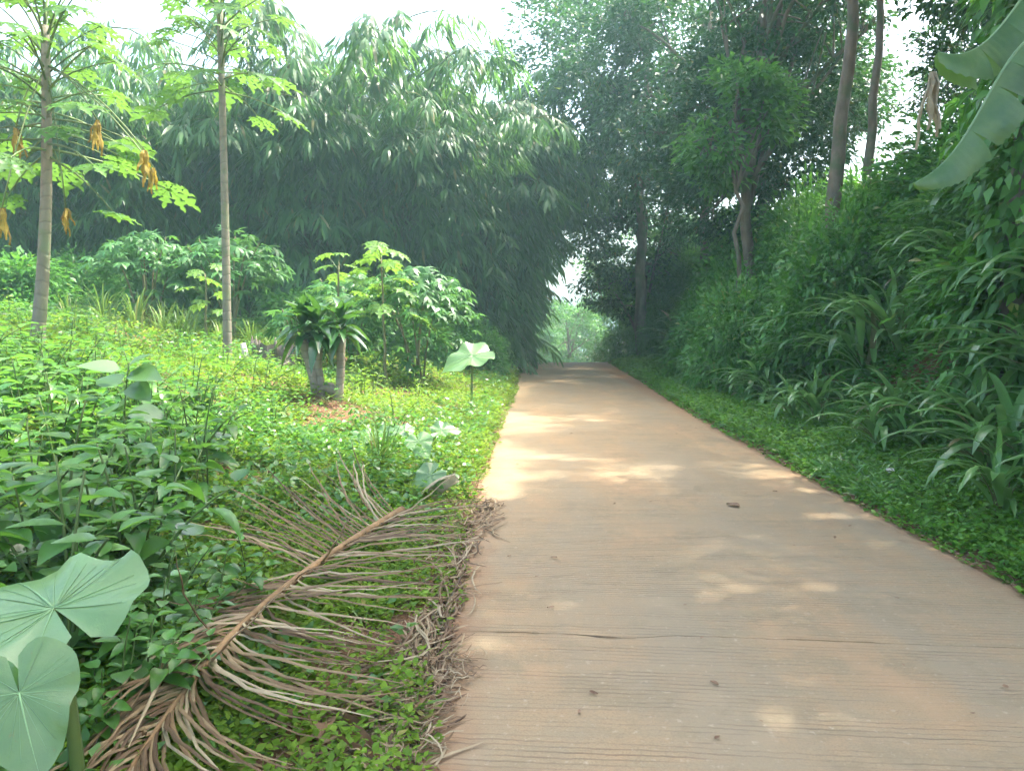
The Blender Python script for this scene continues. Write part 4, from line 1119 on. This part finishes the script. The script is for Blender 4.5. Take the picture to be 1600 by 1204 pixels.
# shredded dry straw along the lane's edge
sbm = MB()
def strands(poly, n_, l0, l1, jit, wd, along=.7, hmax=.08, turn=None):
    W_ = np.array([tuple(gpt(x, y, .02)) for x, y in poly]); kk_ = np.linspace(0, 1, len(W_))
    for i in range(n_):
        u = r_.random(); c_ = np.array([np.interp(u, kk_, W_[:, q]) for q in range(3)]); c2 = np.array([np.interp(min(1, u + .05), kk_, W_[:, q]) for q in range(3)]); c1 = np.array([np.interp(max(0, u - .05), kk_, W_[:, q]) for q in range(3)])
        d = norm(c2 - c1)
        if turn is not None: d = np.array([math.cos(turn), math.sin(turn), 0])
        a = r_.normal(0, along); d = np.array([d[0] * math.cos(a) - d[1] * math.sin(a), d[0] * math.sin(a) + d[1] * math.cos(a), 0])
        c_ = c_ + np.array([r_.normal(0, jit), r_.normal(0, jit), 0]); ln = r_.uniform(l0, l1)
        bend = r_.normal(0, .12); s_ = np.array([-d[1], d[0], 0]); f = np.linspace(-.5, .5, 6)
        P = c_ + d * f[:, None] * ln + s_ * (bend * ln * (f * f * 4))[:, None]
        lift = r_.uniform(.004, hmax) * r_.random()
        P[:, 2] = np.maximum(T(P[:, 0], P[:, 1]), np.where(P[:, 0] > eL(P[:, 1]) - .02, .002, -1)) + .006 + lift + r_.normal(0, .006, 6).clip(-.004)
        V_, Q_ = strip(P, wd * r_.uniform(.5, 1.3) * np.array([.6, 1, 1, 1, .8, .3])); sbm.add(V_, Q_)
strands([(768, 800), (742, 850), (705, 930), (672, 1000), (655, 1050)], 210, .12, .5, .045, .006, .28)
strands([(655, 1040), (610, 1080), (560, 1110), (640, 1150), (580, 1190)], 150, .10, .4, .07, .006, .35, turn=R(38))
strands([(720, 1040), (690, 1090), (640, 1150), (600, 1195)], 260, .05, .2, .06, .003, .9)
strands([(760, 790), (730, 840)], 60, .1, .3, .05, .004, .6)
strands([(650, 760), (560, 780), (600, 830)], 40, .15, .45, .1, .005, .8)
tag(ob('dry_straw', sbm.mesh('dry_straw', 'straw')), 'shredded dry palm straw heaped along the left edge of the lane', 'straw', kind='stuff')

# single twigs reaching onto the lane
for i, (x0, y0, x1, y1) in enumerate([(690, 1125, 795, 1060), (700, 1160, 782, 1095), (660, 1175, 742, 1138), (715, 935, 770, 930), (755, 838, 835, 868), (740, 848, 826, 884), (748, 828, 816, 833)]):
    a_ = gpt(x0, y0, .02); c_ = gpt(x1, y1, .005); a_.z = max(a_.z, .02); m_ = (a_ + c_) / 2 + Vector((.01, .015, .012))
    b = MB(); b.tube(bez(a_, m_, c_, 7), np.linspace(.0045, .0015, 7) * (1 if i < 4 else .6), 5)
    tag(ob('twig', b.mesh('twig', 'twig', True)), 'thin dry palm rib reaching from the straw onto the lane', 'twig', 'palm ribs lying on the edge of the lane')

# brown dead leaves in the straw
def dead_leaf(px, py, size, seed, label, h=.03, fl=1.0):
    r2 = np.random.default_rng(seed); c_ = gpt(px, py, h); a, e, q = r2.uniform(.6, 1.4), r2.uniform(-.4, .4), r2.uniform(0, 6)
    def fn(u, v):
        w_ = math.sin(math.pi * min(1, u ** .8)) * .38; s_ = (v - .5) * 2
        return ((u - .5) * size, s_ * w_ * size * math.cos(s_ * a * .7), size * fl * (.22 * abs(s_) ** 1.6 * a + .12 * math.sin(u * 5 + e * 5)) )
    o = sheet('dead_leaf', fn, 9, 8, 'dead_leaf'); o.matrix_world = Matrix.Translation((c_.x, c_.y, max(c_.z, .012))) @ Matrix.Rotation(q, 4, 'Z') @ Matrix.Rotation(e * fl, 4, 'X')
    return tag(o, label, 'dead leaf')
dead_leaf(575, 1120, .24, 1, 'large curled brown dead leaf in the straw at the bottom of the frond')
dead_leaf(500, 1140, .15, 2, 'reddish brown dead leaf half hidden in green weeds below the frond')
dead_leaf(640, 1105, .16, 3, 'long brown dead leaf lying across the straw near the lane')
dead_leaf(560, 1175, .17, 4, 'broken brown dead leaf at the bottom edge under the straw')
dead_leaf(430, 1128, .12, 5, 'small rust coloured dead leaf under the ends of the frond')
dead_leaf(1145, 803, .13, 6, 'shrivelled brown leaf lying in the middle of the lane', .004, .35)
for i, (px, py, s_) in enumerate([(1298, 833, .035), (1304, 855, .04), (1165, 783, .03), (796, 885, .03), (838, 918, .02), (1240, 868, .025), (1345, 1010, .02), (1120, 1186, .03), (905, 1144, .03), (1070, 965, .02), (1400, 905, .02), (960, 800, .03)]):
    o = dead_leaf(px, py, s_, 20 + i, 'tiny brown leaf scrap on the bare concrete', .003, .3); o['group'] = 'leaf scraps on the lane'; o.name = 'leaf_scrap'

r3 = np.random.default_rng(77)
for i in range(34):
    y = 2.4 * (16 / 2.4) ** r3.random(); x = float(eL(y)) + .1 + 2.9 * (r3.random() if i % 3 else r3.choice([r3.beta(1, 7), 1 - r3.beta(1, 7)]))
    o = dead_leaf(800, 900, r3.uniform(.015, .045), 120 + i, 'tiny brown leaf scrap on the bare concrete', .003, .3); o['group'] = 'leaf scraps on the lane'; o.name = 'leaf_scrap'
    o.location = (x, y, .012)
# ================================================================== STUMP, POLES, STONE
sp_ = gat(425, 12.0)
t = thing('tree_stump', 'grey splintered old stump in front of the cassava bushes', 'stump', sp_)
r_ = np.random.default_rng(121); b = MB(); k = 20
for ring_, (rr0, z) in enumerate(((.42, -.1), (.36, .12), (.33, .3))): pass
th = np.arange(k) / k * 6.283; Vr = []
for rr0, z in ((.40, -.15), (.34, .05), (.30, .22), (.28, .36)):
    q = rr0 * (1 + .12 * np.sin(th * 3 + 1) + .07 * np.sin(th * 7)); zz = z + (r_.uniform(-.1, .12, k) if z > .3 else 0)
    Vr.append(np.stack([np.cos(th) * q, np.sin(th) * q * .8, np.zeros(k) + zz], -1))
Vr = np.vstack(Vr); Q = [[i * k + j, i * k + (j + 1) % k, (i + 1) * k + (j + 1) % k, (i + 1) * k + j] for i in range(3) for j in range(k)]
Vr = np.vstack([Vr, [0, 0, .2]]); b.add(Vr, Q, [[len(Vr) - 1, 3 * k + j, 3 * k + (j + 1) % k] for j in range(k)]); ob('stump_body', b.mesh('stump_body', 'dead_wood', None), t)
for i in range(6):
    a = r_.uniform(0, 6.28); b = MB(); b.tube([(math.cos(a) * .28, math.sin(a) * .22, .2), (math.cos(a) * .31, math.sin(a) * .24, .38), (math.cos(a) * .3, math.sin(a) * .24, r_.uniform(.42, .6))], [.05, .035, .008], 5); ob('splinter', b.mesh('splinter', 'dead_wood'), t)
def pole(name, label, cat, a_, c_, r0, mat='dead_wood'):
    b = MB(); q = np.array([tuple(a_), tuple((a_ + c_) / 2 + Vector((.01, 0, -.015))), tuple(c_)]); q -= q[0]
    b.tube(q, [r0, r0 * .95, r0 * .85], 8); o = ob(name, b.mesh(name, mat, True)); o.location = a_; return tag(o, label, cat)
g = gat(388, 11.6); pole('wooden_post', 'short pale cut branch sticking up beside the grey stump', 'post', g - Vector((0, 0, .05)), g + Vector((-.08, 0, .36)), .05, 'stone')
g = gat(405, 10.6); pole('wooden_pole', 'thin pale pole lying slanted beside the dracaena', 'pole', g + Vector((0, 0, .04)), gat(452, 11.4) + Vector((0, 0, .22)), .02)
c_ = gpt(1392, 748)
o = sheet('stone', lambda u, v: (.07 * math.sin(math.pi * u) * math.cos(v * 6.283) * (1 + .2 * math.sin(v * 19)), .055 * math.sin(math.pi * u) * math.sin(v * 6.283), .04 * math.cos(math.pi * u)), 8, 12, 'stone')
o.location = (c_.x, c_.y, c_.z + .06); tag(o, 'small pale stone half hidden in the verge greenery', 'stone')

# ================================================================== GROUND COVER
def cover(name, n_, xf, ylo, yhi, mat, lo, hi, zmax, label, tm, wr=.6, seed=0, dens=None, flat=.8, grow=.06, per=7, spread=.05):
    r_ = np.random.default_rng(seed)
    m_ = n_ // per
    y = ylo * (yhi / ylo) ** r_.random(m_ * 2)       # tufts thin out with distance, leaves grow
    x = xf(y, r_)
    keep = np.ones(len(y), bool)
    if dens is not None: keep = r_.random(len(y)) < dens(x, y)
    x, y = x[keep][:m_], y[keep][:m_]
    x = np.repeat(x, per); y = np.repeat(y, per); n2 = len(x)
    g_ = 1 + grow * y
    a = r_.uniform(0, 6.28, n2); q = spread * g_ * r_.random(n2)
    X_ = x + np.cos(a) * q; Y_ = y + np.sin(a) * q
    z = T(X_, Y_) + r_.random(n2) ** 1.4 * zmax * (1 + .03 * Y_) * (1 + .55 * vnoise(X_, Y_, 1.3, seed)) * np.where((X_ < 0) & (nearf(X_, Y_) < .6), .6, 1.0)
    D = np.stack([np.cos(a), np.sin(a), r_.uniform(-.25, .9, n2)], -1)
    N = np.stack([-np.cos(a) * .3, -np.sin(a) * .3, np.full(n2, flat)], -1) + r_.normal(0, .3, (n2, 3))
    L = r_.uniform(lo, hi, n2) * g_
    cr = .03 + .10 * np.clip(vnoise(X_ * 0, Y_, 2.3, seed + 3), 0, 1) + .04 * r_.random(n2)
    ok = (X_ < eL(Y_) + cr * .7) | (X_ > eR(Y_) - cr)
    z = np.where((X_ > eL(Y_)) & (X_ < eR(Y_)), np.maximum(z, .006) * .6 + .012, z)
    V_, F_ = scat(tm, np.stack([X_, Y_, z], -1)[ok], D[ok], N[ok], L[ok], L[ok] * wr)
    b = MB(); b.add(V_, T=F_)
    return tag(ob(name, b.mesh(name, mat)), label, 'ground cover', kind='stuff')
def nearf(x, y):
    d = np.min(np.hypot(np.asarray(x)[..., None] - RC[:, 0], np.asarray(y)[..., None] - RC[:, 1]), -1)
    return d
strawzone = lambda x, y: ((x > -.85) & (x < 0) & (y < 3.5)) | ((x > eL(y) - .26) & (x < 0) & (y < 6.2))
bare = lambda x, y: np.where((vnoise(x, y, 1.9, 6) > .52) | (np.hypot(x - DRAC.x, (y - DRAC.y + .35)) < .3), .08, 1.0) * np.where(strawzone(x, y), .22, 1.0) * soilf(x, y)
cover('ground_cover', 260000, lambda y, r: eL(y) - np.clip((r.random(len(y)) ** 1.25) * (1.2 + .72 * y), 0, 14), 1.6, 22, 'cover_leaf', .013, .042, .11, 'low sunlit green creeping weeds covering the garden', t_light(), .62, 1, bare, per=8)
cover('low_weeds', 90000, lambda y, r: eL(y) - .1 - np.clip((r.random(len(y))) * (1.0 + .7 * y), 0, 14), 1.6, 17, 'weed_leaf', .03, .06, .22, 'patchy taller green weeds over the garden', t_mid(), .5, 2, lambda x, y: np.clip(.35 + .9 * vnoise(x, y, 1.1, 8), 0, 1) * bare(x, y) * np.where((nearf(x, y) < .62) | ((x > -.95) & (y < 6)), .0, 1.0), per=9, spread=.07)
cover('verge_cover', 120000, lambda y, r: eR(y) + r.random(len(y)) * 1.9, 3.2, 27, 'verge_leaf', .02, .042, .09, 'bright green creeping weeds on the verge below the bank', t_light(), .8, 3, None, per=8)
cover('bank_undergrowth', 60000, lambda y, r: eR(y) + 1.3 + r.random(len(y)) * 3.4, 4.2, 30, 'shrub_leaf', .05, .085, .28, 'tangled dark green undergrowth on the bank', t_mid(), .45, 4, lambda x, y: np.clip(.55 + .8 * vnoise(x, y, 1.4, 3), .05, 1), per=8, spread=.09)
cover('grass_blades', 42000, lambda y, r: eL(y) - .02 - np.clip((r.random(len(y)) ** 1.3) * (1.2 + .7 * y), 0, 13), 1.7, 16, 'grass_leaf', .06, .15, .03, 'thin grass blades mixed through the garden greenery', t_narrow(), .07, 7, lambda x, y: np.clip(.35 + 1.0 * vnoise(x, y, 1.5, 15), .04, 1) * np.where(strawzone(x, y), .06, 1.0) * np.where(nearf(x, y) < .5, .5, 1.0), per=6, spread=.03, flat=.3, grow=.03)
cover('coarse_weeds', 9000, lambda y, r: eL(y) - .05 - r.random(len(y)) * 1.7, 1.7, 8, 'weed_leaf', .04, .075, .16, 'coarser leafy weeds poking up through the palm frond', t_mid(), .6, 8, lambda x, y: np.clip(.1 + 1.2 * vnoise(x, y, 2.1, 21), 0, 1) * np.where(strawzone(x, y), .1, 1.0), per=7, spread=.06, grow=.02)
cover('dry_litter', 9000, lambda y, r: eL(y) - r.random(len(y)) ** 1.5 * (1 + .6 * y), 1.7, 15, 'straw', .03, .09, .05, 'dry stalks and leaf bits strewn over the garden floor', t_narrow(), .14, 9, None, per=3, spread=.08, flat=1.0, grow=.03)
cover('verge_grass', 16000, lambda y, r: eR(y) + .1 + r.random(len(y)) * 1.8, 3.4, 22, 'cane_leaf', .08, .2, .03, 'grass blades standing in the verge below the bank', t_narrow(), .08, 10, lambda x, y: np.clip(.2 + 1.0 * vnoise(x, y, 1.3, 25), 0, 1), per=6, spread=.03, flat=.3, grow=.03)
def litter(name, n_, side, mat, label, seed):
    r_ = np.random.default_rng(seed); y = 1.8 * (26 / 1.8) ** r_.random(n_)
    x = (eL(y) - np.abs(r_.normal(0, .05, n_)) + .035) if side < 0 else (eR(y) + np.abs(r_.normal(0, .05, n_)) - .035)
    z = np.maximum(T(x, y), np.where((x > eL(y)) & (x < eR(y)), .008, -1)) + r_.uniform(.004, .02, n_)
    L = r_.uniform(.015, .04, n_) * (1 + .03 * y)
    V_, F_ = scat(t_mid(), np.stack([x, y, z], -1), rdir(n_, -.2, .3, r_), np.tile([0, 0, 1.0], (n_, 1)) + r_.normal(0, .3, (n_, 3)), L, L * .5)
    b = MB(); b.add(V_, T=F_); tag(ob(name, b.mesh(name, mat)), label, 'leaf litter', kind='stuff')
litter('leaf_litter', 2600, 1, 'dead_leaf', 'brown leaf litter along the edge of the lane below the bank', 5)
litter('leaf_litter', 2200, -1, 'dead_leaf', 'brown leaf litter along the garden edge of the lane', 6)

# ================================================================== HAZE
mh, n, l = nmat('haze')  # haze volume added to imitate veiling lens glare as well as fading distance
pv = n.new('ShaderNodeVolumePrincipled'); pv.inputs['Color'].default_value = (.55, .88, .9, 1); pv.inputs['Density'].default_value = HAZE_DENSITY
pv.inputs['Anisotropy'].default_value = .35
o = n.new('ShaderNodeOutputMaterial'); l.new(pv.outputs[0], o.inputs['Volume'])
zlo = float(Z.min()) - 1.0
hx, hy0, hy1, hz = 152.0, -62.0, 182.0, 17.5
b = MB(); b.add([[-hx, hy0, zlo], [hx, hy0, zlo], [hx, hy1, zlo], [-hx, hy1, zlo], [-hx, hy0, hz], [hx, hy0, hz], [hx, hy1, hz], [-hx, hy1, hz]],
                [[0, 3, 2, 1], [4, 5, 6, 7], [0, 1, 5, 4], [1, 2, 6, 5], [2, 3, 7, 6], [3, 0, 4, 7]])
hzo = ob('haze', b.mesh('haze', mh)); hzo['kind'] = 'stuff'; hzo['label'] = 'pale haze between the trees, added to imitate veiling lens glare'
